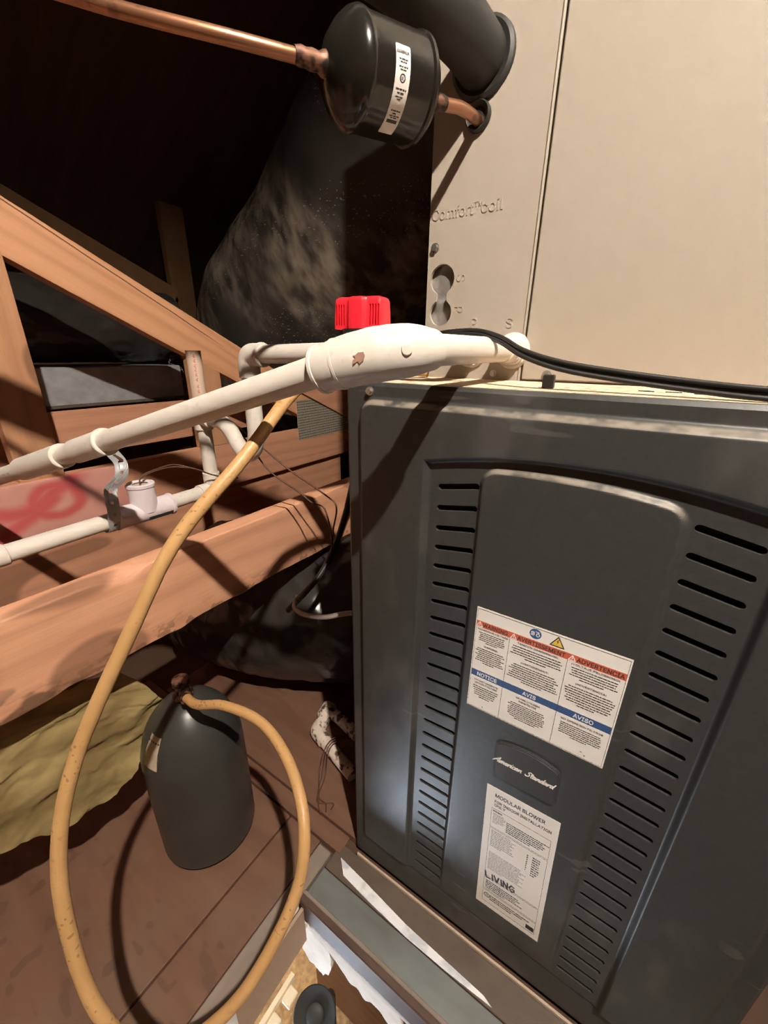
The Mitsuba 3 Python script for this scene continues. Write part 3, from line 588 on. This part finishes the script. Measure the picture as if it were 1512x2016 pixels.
hme = trimesh.Trimesh(hs.to_mesh().vert_properties[:, :3], hs.to_mesh().tri_verts); hme.apply_scale((.70, .80, .92))
HB = np.array([.1060, -.1080, .9345])
hme.apply_transform(trimesh.transformations.rotation_matrix(math.radians(-22), (0, 0, 1)))
hd = add('handle', put(hme, HB, vt*-1 if vt[0] > 0 else -vt, np.cross([0, 0, 1], -vt)), 'mat_red', dv, smooth=28, label='red ribbed grip handle')
add('stem', along(lathe([(0, -.012), (.0165, -.012), (.0165, .0), (0, .0)], 28), HB, HB+(0, 0, 1)), 'mat_black_plastic', dv, smooth=30)
def on_valve(f, up, m, lift=.0003):
    i = int(f*(len(vv)-1)); c = vv[i]; t = vv[min(i+1, len(vv)-1)]-vv[i-1]; t /= np.linalg.norm(t); nn = CAM-c+np.array([0, 0, up]); nn -= (nn@t)*t; nn /= np.linalg.norm(nn)
    return put(m, c+nn*(vrr[i]+lift), -t, np.cross(nn, -t))
add('scuff', on_valve(.60, .0, extrude(Polygon([(-.005, -.003), (-.001, -.0015), (.0, -.0035), (.0035, -.002), (.0055, .001), (.005, .004), (.001, .0045), (-.002, .003), (-.0035, .0035), (-.002, .001), (-.0045, .0)]), .0003)), 'mat_scuff', vb, label='brown scuffed patch')
add('boss', on_valve(.36, .02, along(lathe([(0, -.002), (.0042, -.002), (.0042, .0006), (.0036, .0009), (0, .0009)], 20), np.zeros(3), np.array([0, 0, 1.]))), 'mat_pvc', vb, smooth=30)
for a in np.linspace(-60, 60, 15):
    c = S1+np.array([0, -.008, 0]); m = rect(-.0007, .0007, -.0016, .0016, .0006)
    aa = math.radians(a+200); nn = np.array([math.cos(aa), 0, math.sin(aa)])
    add('embossed_mark', put(m, c+nn*.0176, np.cross([0, 1, 0], nn), (0, 1, 0)), 'mat_pvc', vb)
rg = random.Random(5)
mk = [rect(x, x+rg.uniform(.002, .004), -.002, .002, .0001) for x in np.arange(0, .05, .006)]
nn = CAM-on(.66); nn -= (nn@sd)*sd; nn /= np.linalg.norm(nn)
add('printed_mark', put(cat(*mk), on(.685)+nn*(PR+.0001), -sd, np.cross(nn, -sd)), 'mat_print_grey', dv)

tr = thing('drain_trap', 'white plastic drain trap with a vent pipe and a capped tee behind the valve pipe', 'drain trap')
A = np.array([.0955, CY-.002, .921]); B = np.array([.0955, .050, .920]); C = np.array([-.235, .050, .912]); D = np.array([-.235, .050, .80])
add('pipe', pipe(A, B+(0, .012, 0)), 'mat_pvc', tr, smooth=50)
add('elbow', cat(tube(np.vstack([[B+(0, .03, 0)], arc(B, (0, -1, 0), (-1, 0, 0), .014), [B+(-.03, 0, 0)]]), HR, 28)), 'mat_pvc', tr, smooth=45)
add('pipe', pipe(B+(-.025, 0, -.0006), C+(.02, 0, .0005)), 'mat_pvc', tr, smooth=50)
add('elbow', cat(tube(np.vstack([[C+(.036, 0, .0)], arc(C, (-1, 0, 0), (0, 0, -1), .013), [C+(0, 0, -.034)]]), HR, 28), socket(C+(.030, 0, 0), C+(.036, 0, 0), .0180)), 'mat_pvc', tr, smooth=45)
VX, VY = -.420, .075
tpth = [(-.235, .050, .905), (-.235, .050, .86), (-.235, .050, .815), (-.2365, .0505, .785), (-.246, .052, .762), (-.262, .0545, .749), (-.281, .057, .748), (-.300, .060, .760), (-.314, .062, .776), (-.332, .064, .789), (-.352, .066, .795), (-.375, .069, .796), (-.41, .0745, .796)]
add('trap_bend', tube(tpth, PR*1.02, 28, 5), 'mat_pvc', tr, smooth=50)
vent = solid(pipe((VX, VY, .81), (VX, VY, .917)))-solid(pipe((VX, VY, .86), (VX, VY, .95), PR-.0025))
vp_ = add('vent_pipe', vent, 'mat_pvc_tan', tr, smooth=40, label='open-topped tan vent pipe')
nv = CAM-np.array([VX, VY, .86]); nv[2] = 0; nv /= np.linalg.norm(nv)
mk = [rect(x+d, x+d+.0012, -.0016+e, .0016+e*.5, .0001) for x in (.002, .010, .019, .026, .034, .043, .055, .064) for d, e in ((0, .0006), (.0024, -.0005), (.0044, .0003))]
add('printed_mark', put(cat(*mk), np.array([VX, VY, .912])+nv*(PR+.0001), (0, 0, -1), np.cross(nv, [0, 0, -1.])), 'mat_print_red', vp_)
add('tee', cat(socket((VX, VY, .772), (VX, VY, .822), HR), socket((VX+.036, VY-.005, .796), (VX, VY, .796), HR)), 'mat_pvc', tr, smooth=40)
ZL = .6485; XL = -.410
add('pipe', pipe((VX, VY, .78), (VX, VY, .67)), 'mat_pvc', tr, smooth=50)
add('elbow', tube(np.vstack([[(VX, VY, ZL+.036)], arc((VX, VY, ZL), (0, 0, -1), (.06, -1, 0), .014), [(VX+.002, VY-.034, ZL)]]), HR*.97, 28), 'mat_pvc', tr, smooth=45)
add('pipe', pipe((VX+.001, VY-.02, ZL), (XL, -.06, ZL)), 'mat_pvc', tr, smooth=50)
tm = cat(socket((XL+.001, -.022, ZL), (XL, -.122, ZL), .0188), socket((XL+.001, -.022, ZL), (XL+.001, -.028, ZL), .0202), socket((XL, -.117, ZL), (XL, -.123, ZL), .0200), socket((XL, -.070, ZL), (XL, -.070, ZL+.050), .0215), along(lathe([(.0215, .044), (.0232, .046), (.0232, .0505), (.0215, .052), (.0180, .052), (.0180, .046), (0, .046)], 32), np.array([XL, -.070, ZL]), np.array([XL, -.070, 1.])))
te = add('capped_tee', tm, 'mat_pvc_lilac', tr, smooth=40, label='lilac-white tee with a round capped top')
add('cap_disc', along(lathe([(0, .0462), (.0178, .0462), (.0178, .0475), (0, .0475)], 28), np.array([XL, -.070, ZL]), np.array([XL, -.070, 1.])), 'mat_sticker', te)
add('black_tag', put(rect(-.022, .022, -.0035, .0035, .0006), (XL+.0165, -.052, ZL-.011), (0, 1, 0), (.45, 0, 1)), 'mat_ink', te, label='small black tag')
add('pipe', pipe((XL, -.11, ZL), (XL+.034, -1.15, ZL-.012)), 'mat_pvc', tr, smooth=50)
add('coupling', socket((XL+.006, -.268, ZL-.002), (XL+.010, -.40, ZL-.004), .0155), 'mat_pvc', tr, smooth=40)
for off in (0, .0022):
    add('float_switch_wire', tube([(XL, -.070, ZL+.040), (XL, -.069, ZL+.056), (-.412, -.060, .710+off), (-.415, -.035, .714+off), (-.418, .000, .7125+off*2), (-.400, .030, .705), (-.392, .055, .690), (-.395, .085, .676), (-.41, .115, .664), (-.43, .145, .654)], .0013, 8, 6), 'mat_wire', tr, smooth=60, label='thin brown wire out of the cap')

# perforated hanger strap round the lower pipe
hsx = thing('hanger_strap', 'bent perforated metal strap hanging from the beam and holding the lower white pipe', 'strap')
path = catmull([(-.43, -.094, .756), (-.400, -.097, .742), (-.395, -.104, .722), (-.402, -.120, .703), (-.393, -.126, .684), (-.390, -.128, .668), (-.3905, -.130, .655), (-.3925, -.130, .644), (-.398, -.130, .6345), (-.41, -.130, .6305), (-.42, -.130, .634)], 6)
sl_ = np.concatenate([[0], np.cumsum(np.linalg.norm(np.diff(path, axis=0), axis=1))])
pg = sbox(0, -.0095, sl_[-1], .0095).difference(unary_union([Point(x, 0).buffer(.0026, quad_segs=4) for x in np.arange(.010, sl_[-1]-.005, .019)]))
ms = extrude(pg, .0008).subdivide_to_size(.006); v = np.array(ms.vertices)
pt = np.stack([np.interp(v[:, 0], sl_, path[:, i]) for i in range(3)], 1); tw = np.interp(v[:, 0], [0, .03, .05, sl_[-1]], [.9, .5, .1, 0.])
tgv = np.stack([np.interp(v[:, 0]+.001, sl_, path[:, i])-np.interp(v[:, 0]-.001, sl_, path[:, i]) for i in range(3)], 1); tgv /= np.linalg.norm(tgv, axis=1, keepdims=True)
sd_ = np.stack([np.sin(tw), np.cos(tw), 0*tw], 1); sd_ -= (sd_*tgv).sum(1, keepdims=True)*tgv; sd_ /= np.linalg.norm(sd_, axis=1, keepdims=True)
ms.vertices = pt+sd_*v[:, 1:2]+np.cross(tgv, sd_)*v[:, 2:3]
add('band', ms, 'mat_galv', hsx)
add('nail', tube([(-.46, -.093, .757), (-.41, -.0945, .750), (-.398, -.095, .748)], .0022, 10), 'mat_wire', hsx)

# ------------------------------------------------------------------ timber
def timber(p0, p1, w, h, up, seed, amp=.0015, step=.012, extra=None):
    """w along the sideways axis, h along up."""
    p0, p1 = np.asarray(p0, float), np.asarray(p1, float); n = max(2, int(np.linalg.norm(p1-p0)/step)); path = p0+(p1-p0)*np.linspace(0, 1, n)[:, None]
    jt = jitter((22, 22, 22), amp, seed)
    def d(V, tg):
        V = jt(V, tg); return extra(V) if extra else V
    return sweep(path, dense(rrect(w, h, .0035), .013), up=up, disp=d)
def notch(V):
    y, z, x = V[..., 1], V[..., 2], V[..., 0]
    m = np.exp(-((y+.165)/.030)**2)*np.clip((z-.582)/.02, 0, 1)*np.clip((x+.325)/.02, 0, 1)
    V[..., 2] -= .016*m*(.6+.8*meshkit.noise(V*90)); V[..., 0] -= .006*m
    low = np.clip((.475-z)/.02, 0, 1)*(meshkit.noise(np.stack([y*30, z*8, x*8], -1), 4)-.3)
    V[..., 2] += .014*low
    return V
nb = thing('timber_beam', 'wide wooden beam crossing in front of the tank, split along its top edge', 'beam')
scene[nb] = mikit.ply(timber((-.320, -1.3, .528), (-.330, 1.6, .533), .040, .145, (0, 0, 1), 11, .002, .008, notch), 'mat_wood_chord', smooth=35)
rt_ = thing('roof_truss', 'orange-brown wooden roof truss behind the drain pipes, long diagonal over a level chord', 'truss')
X2 = -.919
add('bottom_chord', timber((X2, -1.2, .547), (X2, 2.1, .541), .038, .150, (0, 0, 1), 21, .0015), 'mat_wood_far', rt_, smooth=35)
add('diagonal_web', timber((X2, -.70, 1.506), (X2, 1.16, .560), .040, .112, (0, .45, .9), 22, .002), 'mat_wood_diag', rt_, smooth=35, label='long diagonal member')
add('post', timber((X2, -.066, .62), (X2, -.066, 1.155), .038, .092, (0, 1, 0), 23), 'mat_wood_post', rt_, smooth=35)
add('post', timber((X2, .418, .62), (X2, .418, .94), .038, .100, (0, 1, 0), 24), 'mat_wood_post', rt_, smooth=35)
add('gusset', put(extrude(Polygon([(.80, .775), (1.12, .63), (1.12, .865), (.80, .885)]), .012), (X2+.019, 0, 0), (0, 1, 0), (0, 0, 1)), 'mat_wood_far', rt_, label='short brown gusset board')
pl = add('truss_plate', bx(X2+.0185, X2+.0205, .80, 1.16, .575, .735), 'mat_plate', rt_, label='galvanized toothed plate')
# second truss deep in the dark
r3 = thing('rafter', 'dark rafter rising to the left in the shadow behind the truss', 'rafter')
scene[r3] = mikit.ply(timber((-1.74, .12, 1.433), (-1.74, .85, 1.12), .038, .15, (0, .4, .9), 31), 'mat_wood_shade', smooth=35)
r4 = thing('stud', 'dark vertical stud standing in the shadow behind the diagonal', 'stud')
scene[r4] = mikit.ply(timber((-1.83, .965, 0), (-1.83, .965, 1.56), .038, .12, (0, 1, 0), 32), 'mat_wood_shade', smooth=35)
pk = thing('plank', 'dull brown plank lying level under the grey metal duct', 'plank')
scene[pk] = mikit.ply(timber((-1.15, -.8, .68), (-1.15, .9, .68), .038, .13, (0, 0, 1), 33), 'mat_wood_far', smooth=35)
lb = thing('ledger_board', 'shaded brown board lying level below the painted board and lower pipe', 'board')
scene[lb] = mikit.ply(timber((X2-.03, -1.1, .385), (X2-.03, 1.1, .385), .038, .150, (0, 0, 1), 27), 'mat_wood_far', smooth=35)
pb = thing('painted_board', 'pinkish board with red spray paint behind the lower white pipe', 'board')
pbm = timber((X2+.026, -1.0, .549), (X2+.026, .105, .5475), .012, .147, (0, 0, 1), 41, .0025, .01)
scene[pb] = mikit.ply(pbm, 'mat_wood_painted', smooth=35)
nl = thing('bent_nail', 'bent dark nail sticking out of the left post', 'nail')
scene[nl] = mikit.ply(tube([(X2+.015, -.075, .665), (X2+.05, -.075, .672), (X2+.062, -.07, .676), (X2+.058, -.05, .678)], .002, 8), 'mat_wire', smooth=40)

# ------------------------------------------------------------------ ducts and plastic
def flex(path, r, amp, seed, fr=7., rib=0., k=48, n=10, fine=.0):
    p = catmull(path, n)
    def d(V, tg):
        c = V.mean(1, keepdims=True); u = V-c; L = np.linalg.norm(u, axis=-1, keepdims=True); u = u/L; P = V.reshape(-1, 3)
        nz_ = (fb(P*fr, 4, seed)-.45).reshape(V.shape[:2])[..., None]
        cr = (np.abs(fb(P*np.array([1., 1., 1.])*fr*4+9, 3, seed+5)-.45)).reshape(V.shape[:2])[..., None]
        return V+u*(amp*nz_-fine*cr)
    return sweep(p, circ(r, k), disp=d)
f1 = thing('flexible_duct', 'big black dusty insulated duct leaning behind the coil cabinet', 'duct')
scene[f1] = mikit.ply(flex([(-.20, 1.275, 2.10), (-.3305, 1.2625, 1.958), (-.6055, 1.225, 1.646), (-.9805, 1.20, 1.296), (-1.3305, 1.20, 1.021), (-1.518, 1.2875, .671)], .41, .10, 3, 2.6, k=90, n=26, fine=.012), 'mat_duct', smooth=60)
f2 = thing('flexible_duct', 'black plastic-wrapped duct sagging under the wide beam behind the tank', 'duct')
scene[f2] = mikit.ply(flex([(-.24, 1.10, .40), (-.236, .80, .32), (-.25, .55, .26), (-.34, .385, .23), (-.50, .300, .222), (-.62, .270, .22), (-.72, .25, .22)], .215, .035, 8, 5., k=90, n=24, fine=.03), 'mat_film', smooth=60)
f3 = thing('flexible_duct', 'wrinkled black duct lying on the grey metal duct behind the truss', 'duct')
scene[f3] = mikit.ply(flex([(-1.42, -.8, 1.0), (-1.42, 0, 1.0), (-1.43, .5, 1.0), (-1.435, .56, 1.0), (-1.44, .62, 1.0)], .13, .04, 13, 7., k=70, n=30, fine=.03), 'mat_film', smooth=60)
md = thing('metal_duct', 'flat grey galvanized duct side behind the truss post', 'duct')
add('side', bx(-1.56, -1.25, -.7, .545, .748, .864, .003), 'mat_galv', md)
add('seam', bx(-1.25, -1.243, -.7, .545, .742, .752, .001), 'mat_pan_dusty', md)
cb = thing('cobweb', 'pale fibrous cobweb at the end of the grey metal duct', 'cobweb')
tb = []
for i in range(26):
    a = np.array([-1.245, .50+RNG.uniform(-.03, .05), .80+RNG.uniform(-.06, .08)]); b_ = a+RNG.normal(0, .03, 3); tb.append(tube([a, (a+b_)/2+RNG.normal(0, .008, 3), b_], .0006, 5, 3))
scene[cb] = mikit.ply(cat(*tb), 'mat_print_grey'); labels[cb]['kind'] = 'stuff'
ct = thing('crumpled_tape', 'scrap of crumpled clear tape on the black duct under the filter drier', 'tape')
cm = trimesh.creation.icosphere(4, .028); v = np.array(cm.vertices); v *= (1+1.1*(fb(v*160, 3, 2)[:, None]-.45)); v[:, 1] *= .35; cm.vertices = v; cm.apply_scale(1.3); cm.apply_translation((-.235, .86, 1.755)); scene[ct] = mikit.ply(cm, 'mat_foil')

# ------------------------------------------------------------------ hose, cylinder, insulation
tk = thing('gas_cylinder', 'dark grey metal cylinder standing upright on the plywood with a tan hose on its valve', 'cylinder')
TC = np.array([-.268, -.138, .0015]); RT = .086
tp_ = [(0, .006), (.045, .004), (.066, .002), (.078, .009), (RT-.001, .022), (RT, .04), (RT, .225), (RT-.004, .262), (RT-.014, .295), (RT-.030, .321), (.037, .341), (.024, .349), (.015, .352), (0, .353)]
tm = lathe(catmull([(a, b, 0) for a, b in tp_], 4)[:, :2].clip(0, None), 72); tm.apply_translation(TC); add('shell', tm, 'mat_tank', tk, smooth=50)
vl = lathe([(0, .348), (.017, .348), (.017, .358), (.012, .361), (.010, .377), (.014, .380), (.014, .390), (.009, .394), (0, .395)], 24); vl.apply_translation(TC); add('valve', vl, 'mat_copper_burnt', tk, smooth=35, label='tarnished brass valve')
HF = TC+np.array([0, 0, .372])
add('hose_fitting', cat(along(lathe([(0, 0), (.009, 0), (.009, .014), (.0075, .015), (.0075, .030), (.0095, .031), (.0095, .046), (0, .046)], 12), HF, HF+np.array([.82, -.30, .20]))), 'mat_copper_burnt', tk, smooth=20)
a0 = math.atan2(CAM[1]-TC[1], CAM[0]-TC[0])
sg = []
for w_, h_, th, z_ in ((.032, .050, a0-1.05, .292),):
    m = extrude(sbox(-w_/2, -h_/2, w_/2, h_/2), .0004).subdivide_to_size(.006); v = np.array(m.vertices)
    rr = np.interp(z_+v[:, 1], [b for a, b in tp_[5:11]], [a for a, b in tp_[5:11]])+.0006+v[:, 2]
    m.vertices = np.stack([TC[0]+rr*np.cos(th+v[:, 0]/.08), TC[1]+rr*np.sin(th+v[:, 0]/.08), TC[2]+z_+v[:, 1]], 1); sg.append(m)
add('sticker', cat(*sg), 'mat_sticker', tk, label='small faded sticker on the shoulder')
hz = thing('hose', 'long tan rubber hose hanging in a loop from the drain pipe to the dark cylinder', 'hose')
hf = HF+np.array([.82, -.30, .20])/np.linalg.norm([.82, -.30, .20])*.040
hpts = [(.050, .115, .8935), (.022, .092, .8980), (.002, .066, .9020), (-.014, .030, .9000), (-.025, -.015, .8900), (-.029, -.061, .8725), (-.0245, -.140, .814), (-.040, -.214, .748), (-.055, -.264, .670), (-.078, -.333, .545), (-.072, -.371, .449), (-.047, -.389, .345), (-.015, -.390, .275), (.022, -.375, .232), (.050, -.335, .225), (.078, -.288, .266), (.090, -.225, .335), (.075, -.190, .395), (.022, -.158, .420), (-.050, -.140, .430), (-.120, -.150, .430), (-.180, -.160, .405), hf]
scene[hz] = mikit.ply(tube(hpts, .0070, 22, 9, disp=jitter((60, 60, 60), .0008, 5)), 'mat_hose', smooth=60)
bt = thing('insulation_batt', 'slab of yellow fibreglass insulation slumped under the wide beam behind the hose', 'insulation')
bpoly = Polygon([(-.62, .46), (-.30, .445), (-.16, .395), (-.125, .322), (-.175, .292), (-.215, .262), (-.255, .235), (-.30, .245), (-.345, .258), (-.40, .30), (-.62, .30)])
bm = trimesh.creation.extrude_polygon(bpoly, .09, engine='earcut').subdivide_to_size(.011); bm = put(bm, (-.44, 0, 0), (0, 1, 0), (-.15, 0, 1)); v = np.array(bm.vertices)
v += np.stack([.030*(fb(v*np.array([16, 15, 26])+k, 4, 60+k)-.46) for k in (0, 5, 9)], -1)*np.array([1.5, .8, 1.0]); bm.vertices = v; bm.apply_translation((.055, 0, -.06))
scene[bt] = mikit.ply(bm, 'mat_batt', smooth=True)

# ------------------------------------------------------------------ cables and wires
cbl = [(.06, .105, .938), (.101, .068, .939), (.139, .055, .9385), (.169, .046, .931), (.198, .033, .918), (.234, .027, .908), (.278, .026, .8995), (.335, .023, .8935), (.386, .016, .890), (.46, .01, .889), (.58, .0, .889)]
names = ('uppermost of three', 'middle one of three', 'lowest of three')
for i, off in enumerate(((.0, .0036), (.0024, .0), (-.0024, -.0036))):
    k = thing('black_cable', f'glossy black cable over the dusty blower top, {names[i]} side by side', 'cable', None)
    f = np.clip((np.array([p[0] for p in cbl])-.12)/.12, 0, 1)
    P = [np.array(p)+np.array([0, off[0]*(.6+.4*f_), off[1]*(.55+.45*f_)*(0.9)]) for p, f_ in zip(cbl, f)]
    P = [p+np.array([0, 0, .0018]) if p[0] > .25 else p for p in P]
    scene[k] = mikit.ply(tube(P, .0022, 12, 8), 'mat_black_cable', smooth=60)
w1 = [(-.395, .115, .790), (-.362, .112, .778), (-.318, .108, .760), (-.248, .128, .707), (-.192, .167, .655), (-.169, .172, .633), (-.176, .166, .577), (-.190, .18, .520)]
w2 = [(-.40, .105, .775), (-.359, .108, .765), (-.321, .101, .751), (-.278, .107, .703), (-.235, .140, .659), (-.210, .148, .640), (-.187, .158, .629), (-.176, .162, .567), (-.190, .17, .51)]
w3 = [(-.20, .135, .64), (-.185, .150, .632), (-.163, .178, .618), (-.172, .172, .59)]
for i, (P, d) in enumerate(((w1, 'thin brown wire running down from the trap past the beam end, upper of the pair'), (w2, 'thin brown wire running down from the trap past the beam end, lower of the pair'))):
    k = thing('wire', d, 'wire'); scene[k] = mikit.ply(tube(P, .0016, 8, 5), 'mat_wire', smooth=60)
k = thing('conduit', 'black cable curving down behind the end of the wide beam beside the blower', 'cable')
scene[k] = mikit.ply(tube([(-.150, .255, .76), (-.178, .238, .665), (-.181, .215, .604), (-.180, .180, .549), (-.182, .135, .500), (-.196, .095, .465), (-.23, .08, .42)], .006, 12, 6), 'mat_black_cable', smooth=60)
k = thing('grey_cable', 'short grey cable bowing from the black duct to the blower side', 'cable')
scene[k] = mikit.ply(tube([(-.215, .095, .452), (-.199, .070, .446), (-.164, .063, .447), (-.118, .070, .456), (-.070, .086, .475), (.02, .115, .495)], .0048, 12, 6), 'mat_cable_grey', smooth=60)
k = thing('drain_fitting', 'dirty white plastic pipe fittings lying on the plywood left of the blower', 'pipe fitting')
q0 = np.array([-.235, .142, .019])
add('elbow', tube(np.vstack([[q0+(-.012, .052, .004)], arc(q0, (.1, -1, 0), (1, -.28, 0), .013), [q0+(.036, -.010, 0)]]), .0175, 24), 'mat_pvc_dirty', k, smooth=45)
add('pipe', tube([q0+(.02, -.0055, 0), q0+(.10, -.028, .001), q0+(.15, -.042, .002)], .0150, 24), 'mat_pvc_dirty', k, smooth=45)
add('coupling', socket(q0+np.array([-.010, .040, .003]), q0+np.array([-.018, .075, .006]), .0205), 'mat_pvc_dirty', k, smooth=40)
add('tee_branch', tube([q0+(-.005, .06, .006), q0+(.03, .056, .010), q0+(.10, .040, .012)], .0150, 20), 'mat_pvc_dirty', k, smooth=45)
rw = random.Random(3)
for i in range(3):
    kk = thing('loose_wire', ('longest', 'middle', 'shortest')[i]+' loose brown wire drooping over the dirty pipe fittings', 'wire')
    o = .006*i
    scene[kk] = mikit.ply(tube([(-.150+o, .160, .040), (-.168+o, .135, .048), (-.172+o, .105, .040), (-.160+o*1.5, .070, .010), (-.135+o, .040-.01*i, .0035), (-.115+o*2, .016+.010*i, .0032), (-.098+o, .004+.01*i, .0032)], .0014, 8, 6), 'mat_wire', smooth=60)

# ------------------------------------------------------------------ things in and under the hatch
k = thing('plaster_chunk', 'torn white chunk of ceiling board hanging in the hatch corner behind the hose', 'plaster')
cm = trimesh.creation.box((.066, .030, .150)).subdivide().subdivide().subdivide().subdivide(); v = np.array(cm.vertices)
tpz = np.clip((v[:, 2]+.075)/.150, 0, 1); v[:, 0] *= .35+1.0*np.sin(np.pi*np.clip(tpz*.75+.1, 0, 1)); v += .012*np.stack([fb(v*60+k_, 3, 70+k_)-.45 for k_ in (0, 4, 8)], -1); cm.vertices = v
cm = put(cm, (-.034, -.085, -.215), (1, 0, 0), (-.05, 1, .0)); scene[k] = mikit.ply(cm, 'mat_plaster', smooth=30)
k = thing('ceiling_board_edge', 'jagged white strip of ceiling board hanging below the dark header', 'plaster')
xs = np.linspace(-.015, .175, 40); zb = -.100-.052*np.sin(np.pi*np.clip((xs+.02)/.24, 0, 1))**.7-.028*(meshkit.noise(np.stack([xs*60, xs*0, xs*0], -1), 3))-.03*np.clip((xs-.10)/.07, 0, 1)
pj = Polygon([(a, -.058) for a in xs[::-1]]+[(a, b) for a, b in zip(xs, zb)]); jm = put(extrude(pj, .012), (0, -.098, 0), (1, 0, 0), (0, 0, 1)); scene[k] = mikit.ply(jm, 'mat_plaster')
k = thing('dish', 'black round dish-shaped lamp shade in the room under the hatch', 'lamp shade')
dm = cat(lathe([(0, -.012), (.016, -.016), (.046, .0), (.049, .003), (.047, .005), (.018, -.006), (0, -.008)], 40)); dm = along(dm, np.array([-.045, -.108, -.5]), np.array([.10, -.35, .0]))
add('shade', dm, 'mat_dark_inside', k, smooth=40); add('hub', along(lathe([(0, -.010), (.018, -.008), (.020, .002), (.015, .005), (0, .006)], 28), np.array([-.045, -.108, -.5]), np.array([.10, -.35, .0])), 'mat_rubber', k, smooth=40)
add('arm', tube([(-.05, -.10, -.52), (-.10, .0, -.75), (-.15, .05, -1.2), (-.15, .05, RZ)], .008, 12, 6), 'mat_black_plastic', k, smooth=50)
k = thing('wooden_box', 'plain brown wooden cabinet standing on the carpet below the hatch', 'cabinet')
scene[k] = mikit.ply(bx(-.58, .25, .35, .85, RZ, -1.15, .01), 'mat_box')
k = thing('step_ladder', 'pale ladder rail with square rungs below the hatch edge', 'ladder')
add('rail', bx(-.122, -.112, -.60, -.10, -.46, -.44), 'mat_cream', k)
for i in range(4): add('rung', bx(-.109, -.085, -.145-.05*i, -.115-.05*i, -.455, -.44, .002), 'mat_cream', k)
add('leg', bx(-.123, -.113, -.58, -.56, RZ, -.46), 'mat_cream', k)

for key in list(scene):
    if key.endswith(('_print', '__print', 'printed_mark', 'printed_mark_001', 'black_print', 'white_print')): labels.setdefault(key, {})['kind'] = 'stuff'

# ------------------------------------------------------------------ lamps
k = thing('work_lamp', 'work lamp with a metal shade hanging above the photographer', 'lamp')
sh = lathe([(.090, -.029), (.070, .030), (.03, .06), (.028, .09), (.026, .09), (.028, .058), (.068, .028), (.088, -.029), (.090, -.029)], 40); sh.apply_translation(LAMP); add('shade', sh, 'mat_shade', k, smooth=40)
add('cord', tube([LAMP+(0, 0, .09), LAMP+(0, 0, .68)], .004, 8), 'mat_black_cable', k)
bb = trimesh.creation.icosphere(3, .0175); bb.apply_translation(LAMP); s = mikit.ply(bb, 'mat_paper', smooth=True); s['emitter'] = {'type': 'area', 'radiance': rgb(LAMP_RGB)}; scene[k+'__bulb'] = s
k = thing('floor_lamp', 'added globe lamp standing in for daylight from the room below the hatch', 'lamp')  # added source for the daylight that rises through the hatch
gb = trimesh.creation.icosphere(3, .09); gb.apply_translation(ROOM_FILL_LAMP); s = mikit.ply(gb, 'mat_paper', smooth=True); s['emitter'] = {'type': 'area', 'radiance': rgb(ROOM_RGB)}; scene[k+'__globe'] = s
add('pole', tube([ROOM_FILL_LAMP-(0, 0, .085), (ROOM_FILL_LAMP[0], ROOM_FILL_LAMP[1], RZ+.02)], .012, 12), 'mat_black_plastic', k)
k = thing('table_lamp', 'small lamp added to brighten the room below the hatch, on the floor at its far side', 'lamp')  # added only to lift the dark room below
g2 = trimesh.creation.icosphere(3, .10); g2.apply_translation((-.95, .30, -1.75)); s_ = mikit.ply(g2, 'mat_paper', smooth=True); s_['emitter'] = {'type': 'area', 'radiance': rgb([46, 40, 31])}; scene[k+'__globe'] = s_
add('stem', tube([(-.95, .30, -1.845), (-.95, .30, RZ)], .02, 14), 'mat_black_plastic', k)
k = 'floor_lamp'
add('base', along(lathe([(0, 0), (.13, 0), (.13, .015), (.02, .025), (0, .025)], 28), np.array([ROOM_FILL_LAMP[0], ROOM_FILL_LAMP[1], RZ]), np.array([ROOM_FILL_LAMP[0], ROOM_FILL_LAMP[1], 0])), 'mat_black_plastic', k)
